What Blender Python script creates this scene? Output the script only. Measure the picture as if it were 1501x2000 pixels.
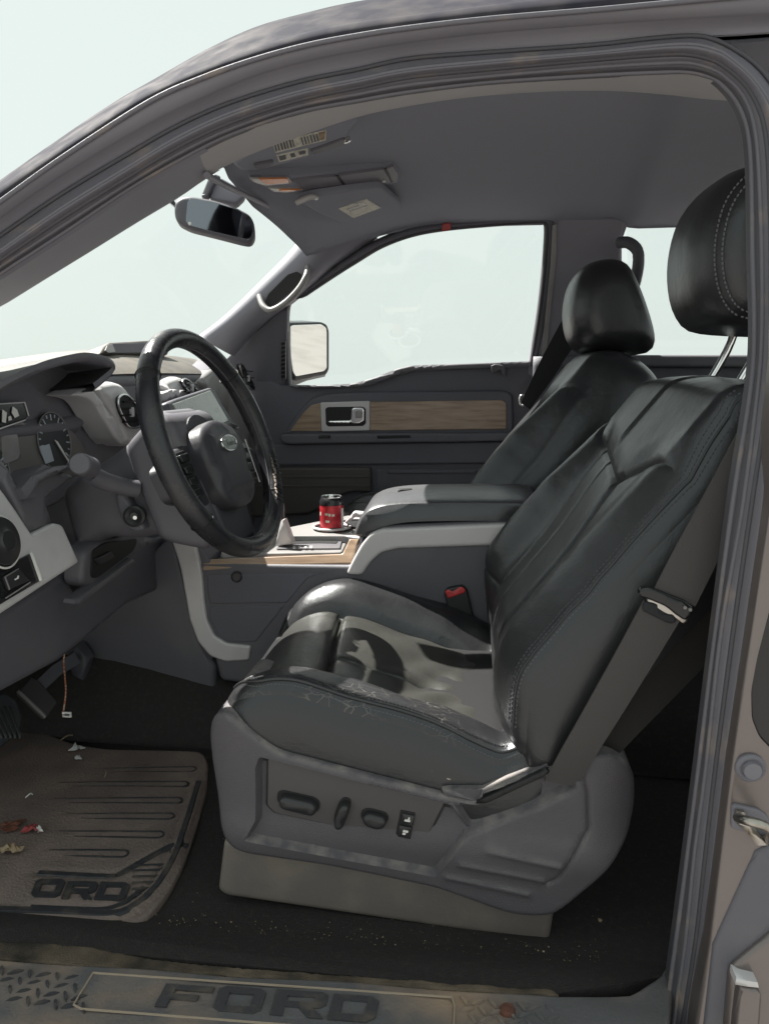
import bpy, bmesh, math, random
import numpy as np
from mathutils import Vector
from mathutils.geometry import delaunay_2d_cdt

random.seed(7); RNG = np.random.default_rng(7)
for o in list(bpy.data.objects): bpy.data.objects.remove(o)
scene = bpy.context.scene
COL = scene.collection

# ------------------------------------------------------------------ camera, sky, sun, exposure
FPX, PITCH, YAW = 1450.0, math.radians(10), math.radians(7)
CAM = np.array([0.0, 0.0, 0.73])
cd = bpy.data.cameras.new('camera'); cam = bpy.data.objects.new('camera', cd); COL.objects.link(cam)
cam.location = CAM; cam.rotation_euler = (math.pi/2 - PITCH, 0, YAW)
cd.sensor_fit = 'VERTICAL'; cd.sensor_height = 36; cd.lens = 36*FPX/2000; cd.clip_start = .02; cd.clip_end = 2000
scene.camera = cam
SUN = Vector((-.545, .25, .84)).normalized()          # direction towards the sun
w = bpy.data.worlds.new('World'); scene.world = w; w.use_nodes = True
nt = w.node_tree; bg = nt.nodes['Background']
sky = nt.nodes.new('ShaderNodeTexSky'); sky.sky_type = 'NISHITA'; sky.sun_disc = False
sky.sun_elevation = math.asin(SUN.z); sky.sun_rotation = math.atan2(SUN.x, SUN.y)
sky.dust_density = 4; sky.air_density = 1.2
sc = nt.nodes.new('ShaderNodeMix'); sc.data_type = 'RGBA'; sc.blend_type = 'MULTIPLY'; sc.inputs[0].default_value = 1
sc.inputs[7].default_value = (.034, .034, .034, 1)
hz = nt.nodes.new('ShaderNodeMix'); hz.data_type = 'RGBA'; hz.inputs[0].default_value = .93      # bright even haze over the sky
hz.inputs[7].default_value = (.835/3.25, .925/3.25, .885/3.25, 1)
nt.links.new(sky.outputs[0], sc.inputs[6]); nt.links.new(sc.outputs[2], hz.inputs[6]); nt.links.new(hz.outputs[2], bg.inputs[0])
bg.inputs[1].default_value = 1.0
sl = bpy.data.lights.new('sun', 'SUN'); sl.energy = 5.0; sl.angle = math.radians(.5); sl.color = (1, .965, .90)
so = bpy.data.objects.new('sun', sl); COL.objects.link(so)
so.rotation_euler = SUN.to_track_quat('Z', 'Y').to_euler(); so.location = (-3, 2, 6)
vs = scene.view_settings; vs.view_transform = 'Standard'; vs.look = 'None'; vs.gamma = 1; vs.use_curve_mapping = False; vs.exposure = 1.7

# ------------------------------------------------------------------ picture point -> place in the cab
_f = np.array([-math.sin(YAW)*math.cos(PITCH), math.cos(YAW)*math.cos(PITCH), -math.sin(PITCH)])
_r = np.array([math.cos(YAW), math.sin(YAW), 0.0]); _u = np.cross(_r, _f)
def ray(x, y): return _f + _r*(x-750.5)/FPX - _u*(y-1000)/FPX
def UY(x, y, Y): d = ray(x, y); return CAM + d*((Y-CAM[1])/d[1])
def UX(x, y, X): d = ray(x, y); return CAM + d*((X-CAM[0])/d[0])
def UZ(x, y, Z): d = ray(x, y); return CAM + d*((Z-CAM[2])/d[2])
class Plane:
    """a real plane in the cab: origin, two unit axes, normal towards the viewer side"""
    def __init__(s, O, a, b):
        s.O = np.array(O, float); s.a = np.array(a, float); s.a /= np.linalg.norm(s.a)
        s.b = np.array(b, float); s.b -= s.a*(s.b@s.a); s.b /= np.linalg.norm(s.b); s.n = np.cross(s.a, s.b)
    def px(s, pts):
        out = []
        for x, y in pts:
            d = ray(x, y); t = ((s.O-CAM)@s.n)/(d@s.n); p = CAM + d*t - s.O; out.append((p@s.a, p@s.b))
        return np.array(out)
    def __call__(s, p, h):
        p = np.asarray(p, float); h = np.broadcast_to(np.asarray(h, float), (len(p),))
        return s.O + p[:, :1]*s.a + p[:, 1:2]*s.b + h[:, None]*s.n
    def off(s, d): q = Plane(s.O + s.n*d, s.a, s.b); return q
def PY(Y): return Plane((0, Y, 0), (1, 0, 0), (0, 0, 1))       # faces -Y (the open driver's door)
def PXp(X): return Plane((X, 0, 0), (0, 1, 0), (0, 0, 1))      # faces +X (rearwards)
def PZ(Z): return Plane((0, 0, Z), (1, 0, 0), (0, 1, 0))       # faces up

# ------------------------------------------------------------------ materials
def mat(name, col, rough=.5, metal=0, spec=.5, col2=None, nscale=8, nlo=.45, nhi=.65, bump=0, bscale=300, bkind='noise',
        coat=0, dust=None, dscale=5, dlo=.5, dhi=.7, sheen=0, aniso=None, rough2=None, up=None):
    k_ = {'dark grey plastic': 1.02, 'charcoal plastic': 1.45, 'dash pad': 1.5, 'grey rail': .86, 'pillar trim': 1.4, 'door card': 1.4, 'rubber door seal': .9, 'dark rubber seal': 1.0, 'grey headliner cloth': 1.1,
          'dusty rubber mat': 1.02, 'black carpet': 1.3, 'dusty carpet': 1.3, 'worn scuff plate': 1.35, 'brown grey bracket': 1.25, 'grey metallic body paint': 1.0, 'seat belt webbing': 1.1, 'cluster lens surround': 1.3, 'seat side plastic': 1.05}.get(name, 1)  # most gains brighten the base colours in place of lens haze
    kb = .97 if k_ != 1 else 1
    col = (col[0]*k_, col[1]*k_, col[2]*k_*kb); dust = (dust[0]*k_, dust[1]*k_, dust[2]*k_*kb) if dust else dust
    m = bpy.data.materials.new(name); m.use_nodes = True; n = m.node_tree.nodes; L = m.node_tree.links
    b = n['Principled BSDF']; b.inputs['Roughness'].default_value = rough; b.inputs['Metallic'].default_value = metal
    b.inputs['Specular IOR Level'].default_value = spec; b.inputs['Coat Weight'].default_value = coat; b.inputs['Coat Roughness'].default_value = .15
    if sheen: b.inputs['Sheen Weight'].default_value = sheen
    g = n.new('ShaderNodeNewGeometry'); pos = g.outputs['Position']
    def c4(c): return (c[0], c[1], c[2], 1)
    cur = None
    def noise(s, det=4, vec=pos):
        t = n.new('ShaderNodeTexNoise'); t.inputs['Scale'].default_value = s; t.inputs['Detail'].default_value = det
        L.new(vec, t.inputs['Vector']); return t.outputs['Fac']
    def ramp(src, lo, hi):
        r = n.new('ShaderNodeMapRange'); r.inputs[1].default_value = lo; r.inputs[2].default_value = hi; L.new(src, r.inputs[0]); r.clamp = True; return r.outputs[0]
    vec = pos
    if aniso:
        mp = n.new('ShaderNodeMapping'); mp.inputs['Scale'].default_value = aniso; L.new(pos, mp.inputs[0]); vec = mp.outputs[0]
    def mix(fac, a, bcol):
        x = n.new('ShaderNodeMix'); x.data_type = 'RGBA'; L.new(fac, x.inputs[0])
        if isinstance(a, tuple): x.inputs[6].default_value = a
        else: L.new(a, x.inputs[6])
        x.inputs[7].default_value = bcol; return x.outputs[2]
    cur = c4(col)
    if col2 is not None: cur = mix(ramp(noise(nscale, 6, vec), nlo, nhi), cur, c4(col2))
    if dust is not None:
        df = ramp(noise(dscale, 7), dlo, dhi)
        if up is not None:          # dust settles on faces that look up
            sx = n.new('ShaderNodeSeparateXYZ'); L.new(g.outputs['Normal'], sx.inputs[0])
            mm = n.new('ShaderNodeMath'); mm.operation = 'MULTIPLY'; L.new(df, mm.inputs[0]); L.new(ramp(sx.outputs[2], up[0], up[1]), mm.inputs[1]); df = mm.outputs[0]
        cur = mix(df, cur, c4(dust))
        if rough2 is not None:
            rr = n.new('ShaderNodeMapRange'); rr.inputs[3].default_value = rough; rr.inputs[4].default_value = rough2; L.new(df, rr.inputs[0]); L.new(rr.outputs[0], b.inputs['Roughness'])
    if isinstance(cur, tuple): b.inputs['Base Color'].default_value = cur
    else: L.new(cur, b.inputs['Base Color'])
    if bump:
        bp = n.new('ShaderNodeBump'); bp.inputs['Strength'].default_value = bump; bp.inputs['Distance'].default_value = .002
        if bkind == 'noise': L.new(noise(bscale, 3), bp.inputs['Height'])
        else:
            v = n.new('ShaderNodeTexVoronoi'); v.inputs['Scale'].default_value = bscale; L.new(pos, v.inputs['Vector']); L.new(v.outputs['Distance'], bp.inputs['Height'])
        L.new(bp.outputs[0], b.inputs['Normal'])
    return m
M = {}
M['plastic'] = mat('dark grey plastic', (.100, .097, .114), .5, bump=.25, bscale=900, dust=(.14, .132, .14), dscale=9, dlo=.45, dhi=.8)
M['plastic2'] = mat('charcoal plastic', (.068, .067, .081), .5, bump=.2, bscale=900, dust=(.095, .09, .097), dscale=7, dlo=.5, dhi=.85)
M['soft'] = mat('dash pad', (.085, .083, .099), .55, bump=.3, bscale=500, bkind='voronoi', dust=(.11, .104, .112), dscale=8, dlo=.45, dhi=.8)
M['dashtop'] = mat('dusty dash top', (.075, .068, .060), .6, bump=.4, bscale=500, bkind='voronoi', dust=(.14, .122, .10), dscale=14, dlo=.4, dhi=.75)
M['shield'] = mat('seat side plastic', (.082, .076, .088), .46, bump=.45, bscale=900, bkind='voronoi', dust=(.21, .19, .185), dscale=45, dlo=.38, dhi=.72, rough2=.75, up=(.15, .75))
M['bracket'] = mat('brown grey bracket', (.125, .108, .102), .55, bump=.3, bscale=200, dust=(.17, .145, .125), dscale=18, dlo=.45, dhi=.75)
M['panel'] = mat('switch panel plastic', (.072, .066, .068), .42, bump=.15, bscale=900)
M['black'] = mat('black gap', (.006, .006, .007), .6)
M['gloss'] = mat('black gloss', (.012, .012, .013), .18)
M['button'] = mat('black button', (.022, .022, .024), .38, bump=.1, bscale=800)
M['silver'] = mat('satin silver plastic', (.56, .545, .55), .40, metal=.12, bump=.1, bscale=1200, dust=(.45, .435, .43), dscale=12, dlo=.5, dhi=.8)
M['silverdark'] = mat('satin grey plastic', (.27, .262, .26), .45, metal=.2, dust=(.14, .13, .12), dscale=10, dlo=.5, dhi=.8)
M['chrome'] = mat('chrome', (.8, .8, .8), .12, metal=1)
M['steel'] = mat('striker steel', (.46, .44, .41), .3, metal=1, dust=(.2, .16, .11), dscale=30, dlo=.45, dhi=.7, rough2=.6)
M['wood'] = mat('walnut trim', (.37, .265, .185), .35, col2=(.22, .145, .095), nscale=10, nlo=.35, nhi=.7, aniso=(1.2, 4, 11), coat=.25)
M['carpet'] = mat('black carpet', (.030, .0285, .0285), .95, spec=.1, bump=1, bscale=420, dust=(.050, .046, .043), dscale=120, dlo=.5, dhi=.9)
M['carpetdusty'] = mat('dusty carpet', (.030, .027, .024), .95, spec=.1, bump=1, bscale=600, dust=(.16, .125, .095), dscale=16, dlo=.35, dhi=.75)
M['mat'] = mat('dusty rubber mat', (.225, .176, .157), .75, spec=.3, col2=(.125, .098, .088), nscale=7, nlo=.46, nhi=.72, bump=.55, bscale=230, bkind='voronoi', dust=(.17, .135, .128), dscale=13, dlo=.4, dhi=.65)
M['matdark'] = mat('bare rubber', (.030, .031, .036), .5, bump=.4, bscale=400, dust=(.10, .085, .07), dscale=30, dlo=.5, dhi=.75)
M['sill'] = mat('worn scuff plate', (.090, .088, .094), .5, bump=.4, bscale=260, dust=(.24, .175, .13), dscale=6.5, dlo=.46, dhi=.68, rough2=.8)
M['silldark'] = mat('scuff plate lettering', (.058, .057, .062), .45, bump=.3, bscale=300, dust=(.13, .11, .09), dscale=40, dlo=.5, dhi=.75)
M['sandline'] = mat('sand in the groove', (.36, .29, .22), .9)
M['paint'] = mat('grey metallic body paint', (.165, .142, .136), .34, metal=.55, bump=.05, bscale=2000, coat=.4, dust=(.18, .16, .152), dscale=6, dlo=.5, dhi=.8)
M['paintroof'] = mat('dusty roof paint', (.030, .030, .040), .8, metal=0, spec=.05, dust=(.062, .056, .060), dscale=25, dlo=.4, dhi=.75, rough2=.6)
M['rail'] = mat('grey rail', (.180, .174, .205), .6, bump=.06, bscale=300, dust=(.20, .19, .21), dscale=8, dlo=.5, dhi=.8)
M['seal'] = mat('rubber door seal', (.135, .130, .155), .6, bump=.25, bscale=260, dust=(.24, .20, .18), dscale=20, dlo=.55, dhi=.75, rough2=.75)
M['sealdark'] = mat('dark rubber seal', (.060, .058, .068), .6, bump=.2, bscale=300, dust=(.10, .085, .075), dscale=22, dlo=.55, dhi=.8)
M['headliner'] = mat('grey headliner cloth', (.225, .230, .278), .95, spec=.1, bump=.5, bscale=1500, sheen=.1)
M['trimlight'] = mat('pale grey trim', (.40, .385, .39), .7, bump=.2, bscale=900)
M['pillar'] = mat('pillar trim', (.150, .148, .176), .5, bump=.2, bscale=900)
M['doordark'] = mat('door card', (.080, .080, .098), .55, bump=.35, bscale=600, bkind='voronoi', dust=(.086, .084, .094), dscale=6, dlo=.5, dhi=.8)
M['doorgrey'] = mat('door pocket', (.085, .077, .074), .6, bump=.3, bscale=700)
M['belt'] = mat('seat belt webbing', (.068, .063, .064), .75, bump=.6, bscale=1400, spec=.25)
M['beltdark'] = mat('black webbing', (.03, .03, .033), .75, bump=.5, bscale=1200, spec=.2)
M['hood'] = mat('instrument hood pad', (.042, .040, .038), .6, bump=.3, bscale=500, bkind='voronoi')
M['shell'] = mat('dark seat back cloth', (.026, .0245, .024), .85, bump=.4, bscale=900, spec=.2)
M['paper'] = mat('paper sticker', (.62, .60, .52), .7, col2=(.45, .43, .36), nscale=160, nlo=.5, nhi=.6)
M['print'] = mat('grey print', (.10, .10, .11), .7)
M['amber'] = mat('amber lens', (.62, .22, .07), .25)
M['lens'] = mat('clear lamp lens', (.42, .41, .40), .25)
M['red'] = mat('red plastic', (.55, .045, .05), .35)
M['redtape'] = mat('red tape', (.42, .06, .055), .5)
M['orange'] = mat('orange wire', (.42, .12, .05), .5, col2=(.5, .38, .28), nscale=220, nlo=.5, nhi=.55)
M['white'] = mat('white plastic', (.72, .71, .68), .5)
M['leaf'] = mat('dry leaf', (.34, .26, .17), .8, col2=(.22, .14, .08), nscale=90)
M['redleaf'] = mat('red leaf', (.30, .045, .05), .7, col2=(.16, .05, .04), nscale=80)
M['rust'] = mat('rust brown', (.16, .06, .035), .8, col2=(.09, .04, .03), nscale=120)
M['film'] = mat('crumpled film', (.42, .41, .40), .25)
M['gauge'] = mat('gauge face', (.03, .031, .036), .35)
M['gaugemark'] = mat('gauge print', (.42, .46, .52), .5)
M['cluster'] = mat('cluster lens surround', (.125, .118, .118), .3)
M['screen'] = mat('display glass', (.26, .28, .25), .10, spec=1, dust=(.36, .37, .33), dscale=35, dlo=.42, dhi=.7, rough2=.35)  # pale base and blotches stand in for sky reflected in the screen
M['mirror'] = mat('mirror glass', (.86, .88, .86), .02, metal=1)
M['tinmirror'] = mat('dimming mirror glass', (.20, .215, .24), .06, metal=1)
M['can'] = mat('can red', (.50, .035, .045), .3, metal=.35, col2=(.32, .02, .03), nscale=60)
M['canblack'] = mat('can black', (.018, .018, .020), .25)
M['alu'] = mat('aluminium', (.75, .75, .74), .25, metal=1)
M['stitch'] = mat('grey thread', (.10, .097, .11), .8)
M['emblem'] = mat('worn emblem', (.46, .50, .46), .3, metal=.5, col2=(.25, .29, .27), nscale=260, nlo=.45, nhi=.55)
M['ground'] = mat('pale sandy ground', (.20, .19, .185), .9, spec=.1, col2=(.17, .16, .155), nscale=1.5)
M['wheelplastic'] = mat('wheel hub plastic', (.040, .039, .046), .42, bump=.25, bscale=900)
M['rimleather'] = mat('wheel leather', (.020, .020, .024), .23, bump=.2, bscale=700, bkind='voronoi', dust=(.045, .042, .042), dscale=22, dlo=.5, dhi=.75, rough2=.5)
M['wornfoam'] = mat('torn foam', (.36, .30, .26), .9, bump=1, bscale=400)

def leather(name, crack=False, tone=1.0, warm=1.0):
    m = bpy.data.materials.new(name); m.use_nodes = True; n = m.node_tree.nodes; L = m.node_tree.links
    b = n['Principled BSDF']; g = n.new('ShaderNodeNewGeometry'); pos = g.outputs['Position']
    def T(kind, s, **k):
        t = n.new('ShaderNodeTex'+kind); t.inputs['Scale'].default_value = s; L.new(pos, t.inputs['Vector'])
        for a, v in k.items():
            if a in t.inputs: t.inputs[a].default_value = v
        return t
    big = T('Noise', 7, Detail=5); fine = T('Voronoi', 620); mid = T('Noise', 45, Detail=3)
    mr = n.new('ShaderNodeMapRange'); mr.inputs[1].default_value = .35; mr.inputs[2].default_value = .75; mr.inputs[3].default_value = .29; mr.inputs[4].default_value = .43
    L.new(big.outputs['Fac'], mr.inputs[0]); L.new(mr.outputs[0], b.inputs['Roughness'])
    mx = n.new('ShaderNodeMix'); mx.data_type = 'RGBA'; mx.inputs[6].default_value = (.0145*tone, .0148*tone, .0172*tone*warm, 1); mx.inputs[7].default_value = (.028*tone, .0276*tone, .0285*tone*warm, 1)
    L.new(big.outputs['Fac'], mx.inputs[0]); colour = mx.outputs[2]
    ad = n.new('ShaderNodeMath'); ad.operation = 'MULTIPLY_ADD'; ad.inputs[1].default_value = .16
    L.new(fine.outputs['Distance'], ad.inputs[0]); L.new(mid.outputs['Fac'], ad.inputs[2])
    fold = T('Noise', 24, Detail=3, Distortion=1.6); a2 = n.new('ShaderNodeMath'); a2.operation = 'MULTIPLY_ADD'; a2.inputs[1].default_value = .5; L.new(fold.outputs['Fac'], a2.inputs[0]); L.new(ad.outputs[0], a2.inputs[2]); height = a2.outputs[0]
    if crack:
        ws = n.new('ShaderNodeMapping'); ws.inputs['Scale'].default_value = (30, 85, 40); ws.inputs['Rotation'].default_value = (0, 0, .5); L.new(pos, ws.inputs[0])
        ds = T('Noise', 30, Detail=2); av = n.new('ShaderNodeVectorMath'); av.operation = 'ADD'; L.new(ws.outputs[0], av.inputs[0]); L.new(ds.outputs['Color'], av.inputs[1])
        v = n.new('ShaderNodeTexVoronoi'); v.feature = 'DISTANCE_TO_EDGE'; v.inputs['Scale'].default_value = 1.6; L.new(av.outputs[0], v.inputs['Vector'])
        lt = n.new('ShaderNodeMapRange'); lt.inputs[1].default_value = .05; lt.inputs[2].default_value = 0; L.new(v.outputs['Distance'], lt.inputs[0])
        area = T('Noise', 13, Detail=2); ar = n.new('ShaderNodeMapRange'); ar.inputs[1].default_value = .42; ar.inputs[2].default_value = .62; L.new(area.outputs['Fac'], ar.inputs[0])
        mu = n.new('ShaderNodeMath'); mu.operation = 'MULTIPLY'; L.new(lt.outputs[0], mu.inputs[0]); L.new(ar.outputs[0], mu.inputs[1])
        m2 = n.new('ShaderNodeMix'); m2.data_type = 'RGBA'; L.new(mu.outputs[0], m2.inputs[0]); L.new(colour, m2.inputs[6]); m2.inputs[7].default_value = (.13, .12, .108, 1); colour = m2.outputs[2]
        sb = n.new('ShaderNodeMath'); sb.operation = 'MULTIPLY_ADD'; sb.inputs[1].default_value = -.3; L.new(mu.outputs[0], sb.inputs[0]); L.new(height, sb.inputs[2]); height = sb.outputs[0]
    L.new(colour, b.inputs['Base Color'])
    bp = n.new('ShaderNodeBump'); bp.inputs['Strength'].default_value = .36; bp.inputs['Distance'].default_value = .0026; L.new(height, bp.inputs['Height']); L.new(bp.outputs[0], b.inputs['Normal'])
    b.inputs['Specular IOR Level'].default_value = .62; b.inputs['Specular Tint'].default_value = (.94, .97, 1, 1)
    return m
M['armleather'] = leather('worn armrest leather', tone=2.9); M['dustleather'] = leather('dusty seat leather', tone=1.7, warm=.84); M['leather'] = leather('black leather'); M['leathercrack'] = leather('cracked black leather', True)
def glassmat(name, tint, gloss):
    m = bpy.data.materials.new(name); m.use_nodes = True; n = m.node_tree.nodes; L = m.node_tree.links
    n.remove(n['Principled BSDF']); o = n['Material Output']
    t = n.new('ShaderNodeBsdfTransparent'); t.inputs[0].default_value = (*tint, 1)
    g = n.new('ShaderNodeBsdfGlossy'); g.inputs['Roughness'].default_value = .02
    x = n.new('ShaderNodeMixShader'); x.inputs[0].default_value = gloss
    L.new(t.outputs[0], x.inputs[1]); L.new(g.outputs[0], x.inputs[2]); L.new(x.outputs[0], o.inputs['Surface']); return m
M['glass'] = glassmat('window glass', (.985, .99, .985), .03)

# ------------------------------------------------------------------ mesh tools
def tag(o, label, cat, group=None, kind=None):
    if label: o['label'] = label
    if cat: o['category'] = cat
    if group: o['group'] = group
    o['kind'] = kind or 'thing'
    return o
def thing(name, label, cat, loc, group=None):
    o = bpy.data.objects.new(name, None); COL.objects.link(o); o.location = loc; o.empty_display_size = .05
    return tag(o, label, cat, group)
def base_of(p):
    while p.parent: p = p.parent
    return np.array(p.location)
def build(name, v, f, m, parent=None, smooth=True, sharp=40, label=None, uv=None):
    v = np.asarray(v, float)
    if parent is not None: v = v - base_of(parent)
    me = bpy.data.meshes.new(name); me.from_pydata(v.tolist(), [], [tuple(int(i) for i in q) for q in f]); me.update()
    bm = bmesh.new(); bm.from_mesh(me); bmesh.ops.recalc_face_normals(bm, faces=bm.faces); bm.to_mesh(me); bm.free()
    if smooth:
        me.polygons.foreach_set('use_smooth', [True]*len(me.polygons)); me.set_sharp_from_angle(angle=math.radians(sharp))
    me.materials.append(M[m] if isinstance(m, str) else m)
    o = bpy.data.objects.new(name, me); COL.objects.link(o)
    if parent is not None: o.parent = parent
    if label: o['label'] = label
    return o
def spline(pts, n=None, closed=False, step=None):
    P = np.array(pts, float); k = len(P)
    if closed: Q = np.vstack([P[-1], P, P[0], P[1]])
    else: Q = np.vstack([2*P[0]-P[1], P, 2*P[-1]-P[-2]])
    out = []; segs = k if closed else k-1
    for i in range(segs):
        a, b, c, d = Q[i], Q[i+1], Q[i+2], Q[i+3]; m_ = 12
        for t in np.linspace(0, 1, m_, endpoint=False):
            out.append(.5*((2*b) + (c-a)*t + (2*a-5*b+4*c-d)*t*t + (3*b-a-3*c+d)*t**3))
    if not closed: out.append(P[-1])
    out = np.array(out)
    return resample(out, n, step, closed) if (n or step) else out
def resample(P, n=None, step=None, closed=False):
    P = np.array(P, float)
    if closed: P = np.vstack([P, P[:1]])
    L = np.concatenate([[0], np.cumsum(np.linalg.norm(np.diff(P, axis=0), axis=1))])
    if n is None: n = max(3, int(round(L[-1]/step)) + (0 if closed else 1))
    t = np.linspace(0, L[-1], n, endpoint=not closed)
    return np.stack([np.interp(t, L, P[:, i]) for i in range(P.shape[1])], 1)
def rounded(P, r, n=5):
    """polygon with its corners rounded"""
    P = np.array(P, float); out = []; k = len(P)
    rr = r if hasattr(r, '__len__') else [r]*k
    for i in range(k):
        a, b, c = P[i-1], P[i], P[(i+1) % k]; u = a-b; w_ = c-b; lu = np.linalg.norm(u); lw = np.linalg.norm(w_)
        d = min(rr[i], .48*lu, .48*lw)
        if d < 1e-6: out.append(b); continue
        p0 = b+u/lu*d; p1 = b+w_/lw*d
        for t in np.linspace(0, 1, n): out.append((1-t)**2*p0 + 2*t*(1-t)*b + t*t*p1)
    return np.array(out)
def segdist(p, poly, closed=False):
    p = np.asarray(p, float); q = np.asarray(poly, float)
    if closed: q = np.vstack([q, q[:1]])
    best = np.full(len(p), 1e9)
    for i in range(len(q)-1):
        a = q[i]; d = q[i+1]-a; l2 = d@d
        t = np.clip(((p-a)@d)/(l2+1e-18), 0, 1); best = np.minimum(best, np.hypot(*(p-a-t[:, None]*d).T))
    return best
def inside(p, poly):
    p = np.asarray(p); q = np.asarray(poly); r_ = np.zeros(len(p), bool); j = len(q)-1
    for i in range(len(q)):
        xi, yi = q[i]; xj, yj = q[j]
        c = ((yi > p[:, 1]) != (yj > p[:, 1])) & (p[:, 0] < (xj-xi)*(p[:, 1]-yi)/((yj-yi) or 1e-12)+xi); r_ ^= c; j = i
    return r_
def relief(name, outline, place, m, parent, h=None, r=.004, depth=.02, step=None, bstep=None, feats=(), back=True, sharp=40, loops=3, label=None, split=None, bulge=0):
    """solid panel: outline in plane coordinates, rounded rim, optional height field, extruded back by depth"""
    out = np.array(outline, float)
    if ((out[:, 0]*np.roll(out[:, 1], -1)-np.roll(out[:, 0], -1)*out[:, 1]).sum()) < 0: out = out[::-1]
    if bstep: out = resample(out, step=bstep, closed=True)
    elif r > 0:
        bs = max(.008, min(.03, 4*r)); dense = []
        for i in range(len(out)):
            a_, b_ = out[i], out[(i+1) % len(out)]; k_ = max(1, int(np.linalg.norm(b_-a_)/bs))
            dense += [a_+(b_-a_)*j/k_ for j in range(k_)]
        out = np.array(dense)
    n = len(out); pts = [out]; edges = [(i, (i+1) % n) for i in range(n)]; cnt = n
    t = np.roll(out, -1, 0)-np.roll(out, 1, 0); t /= np.linalg.norm(t, axis=1)[:, None]+1e-12; nor = np.stack([-t[:, 1], t[:, 0]], 1)
    if r > 0:
        for k in range(1, loops+2):
            d = r*(1-math.cos(math.pi/2*k/loops)) if k < loops else (r if k == loops else r*1.35)
            c = out+nor*d; ok = (segdist(c, out, True) > .9*d) & inside(c, out); pts.append(c[ok])
    if step:
        lo, hi = out.min(0), out.max(0); gx, gy = np.meshgrid(np.arange(lo[0], hi[0], step), np.arange(lo[1], hi[1], step))
        gx = gx + (np.arange(gx.shape[0]) % 2)[:, None]*step*.5
        g = np.stack([gx.ravel(), gy.ravel()], 1); g = g[inside(g, out)]; g = g[segdist(g, out, True) > r*1.35+.4*step]
        for poly, wd in feats: g = g[segdist(g, poly) > wd*1.1]
        pts.append(g)
    for poly, wd in feats:
        q = resample(poly, step=(step or .01)*.8); tt = np.gradient(q, axis=0); tt /= np.linalg.norm(tt, axis=1)[:, None]+1e-12; nn = np.stack([-tt[:, 1], tt[:, 0]], 1)
        for o_ in (-1, -.45, 0, .45, 1):
            c = q+nn*wd*o_; c = c[inside(c, out)]; c = c[segdist(c, out, True) > r*1.05+1e-4]; pts.append(c)
    P = np.vstack(pts)
    vo, eo, fo, ov, _, _ = delaunay_2d_cdt([Vector(p) for p in P], edges, [], 1, 1e-6)
    V = np.array([tuple(v) for v in vo]); bidx = np.full(n, -1)
    for i, src in enumerate(ov):
        for s_ in src:
            if s_ < n: bidx[s_] = i
    d = segdist(V, out, True); H = np.zeros(len(V)) if h is None else h(V)
    if r > 0: k = np.clip(1-d/r, 0, 1); H = H - r*(1-np.sqrt(np.clip(1-k*k, 0, 1)))
    P3 = place(V, H); F_ = [tuple(f) for f in fo]
    if split is not None:         # faces handed out to several objects by region
        cen = np.array([V[list(f)].mean(0) for f in F_]); reg = split(cen); objs = []
        for k, (nm, mt, par) in enumerate(split.parts):
            ids = [F_[i] for i in range(len(F_)) if reg[i] == k]
            if not ids: objs.append(None); continue
            used = sorted({i for f in ids for i in f}); mp = {u_: j for j, u_ in enumerate(used)}
            objs.append(build(nm, P3[used], [tuple(mp[i] for i in f) for f in ids], mt, par if par is not None else (objs[0] if k else parent), sharp=75))
    bo = V[bidx]; hb = H[bidx]
    ts = (1.,) if not bulge else (.12, .25, .4, .55, .7, .85, 1.)
    Vs = np.vstack([P3]+[place(bo-nor*bulge*math.sin(math.pi*t)**.75, hb*(1-t)-depth*t) for t in ts]); k0 = len(P3); G = list(F_) if split is None else []
    prev = list(bidx)
    for q_ in range(len(ts)):
        cur = [k0+q_*n+i for i in range(n)]
        for i in range(n): j = (i+1) % n; G.append((prev[i], prev[j], cur[j], cur[i]))
        prev = cur
    if back: G.append(tuple(prev)[::-1])
    if split is not None:
        used = sorted({i for f in G for i in f}); mp = {u_: j for j, u_ in enumerate(used)}
        objs.append(build(split.side[0], Vs[used], [tuple(mp[i] for i in f) for f in G], split.side[1], split.side[2] if split.side[2] is not None else objs[0], sharp=sharp)); return objs
    return build(name, Vs, G, m, parent, sharp=sharp, label=label)
def slab(name, px, plane, m, parent, depth=.02, r=.003, round_=0, sharp=40, label=None, smoothline=False, **k):
    o = plane.px(px)
    if smoothline: o = spline(o, closed=True, n=smoothline)
    elif round_: o = rounded(o, round_)
    return relief(name, o, plane, m, parent, r=r, depth=depth, sharp=sharp, label=label, **k)
def loft(name, rows, m, parent, closed=False, caps=False, sharp=60, label=None):
    R = np.array(rows, float); a, b = R.shape[:2]; F_ = []
    for i in range(a-1):
        for j in range(b if closed else b-1):
            k = (j+1) % b; F_.append((i*b+j, i*b+k, (i+1)*b+k, (i+1)*b+j))
    if caps and closed: F_ += [tuple(range(b))[::-1], tuple(range((a-1)*b, a*b))]
    return build(name, R.reshape(-1, 3), F_, m, parent, sharp=sharp, label=label)
def sweep(name, path, prof, m, parent, up=(0, 0, 1), closed=False, caps=True, sharp=50, scale=None, label=None):
    """profile (list of (side, up)) carried along a path"""
    P = np.array(path, float); T = np.gradient(P, axis=0) if not closed else np.roll(P, -1, 0)-np.roll(P, 1, 0)
    T /= np.linalg.norm(T, axis=1)[:, None]; up = np.array(up, float); rows = []
    for i, (p, t) in enumerate(zip(P, T)):
        s_ = np.cross(t, up); s_ /= np.linalg.norm(s_)+1e-12; u_ = np.cross(s_, t); k = 1 if scale is None else scale[i]
        rows.append([p + s_*a*k + u_*b*k for a, b in prof])
    if closed: rows.append(rows[0])
    return loft(name, rows, m, parent, closed=True, caps=caps and not closed, sharp=sharp, label=label)
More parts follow.
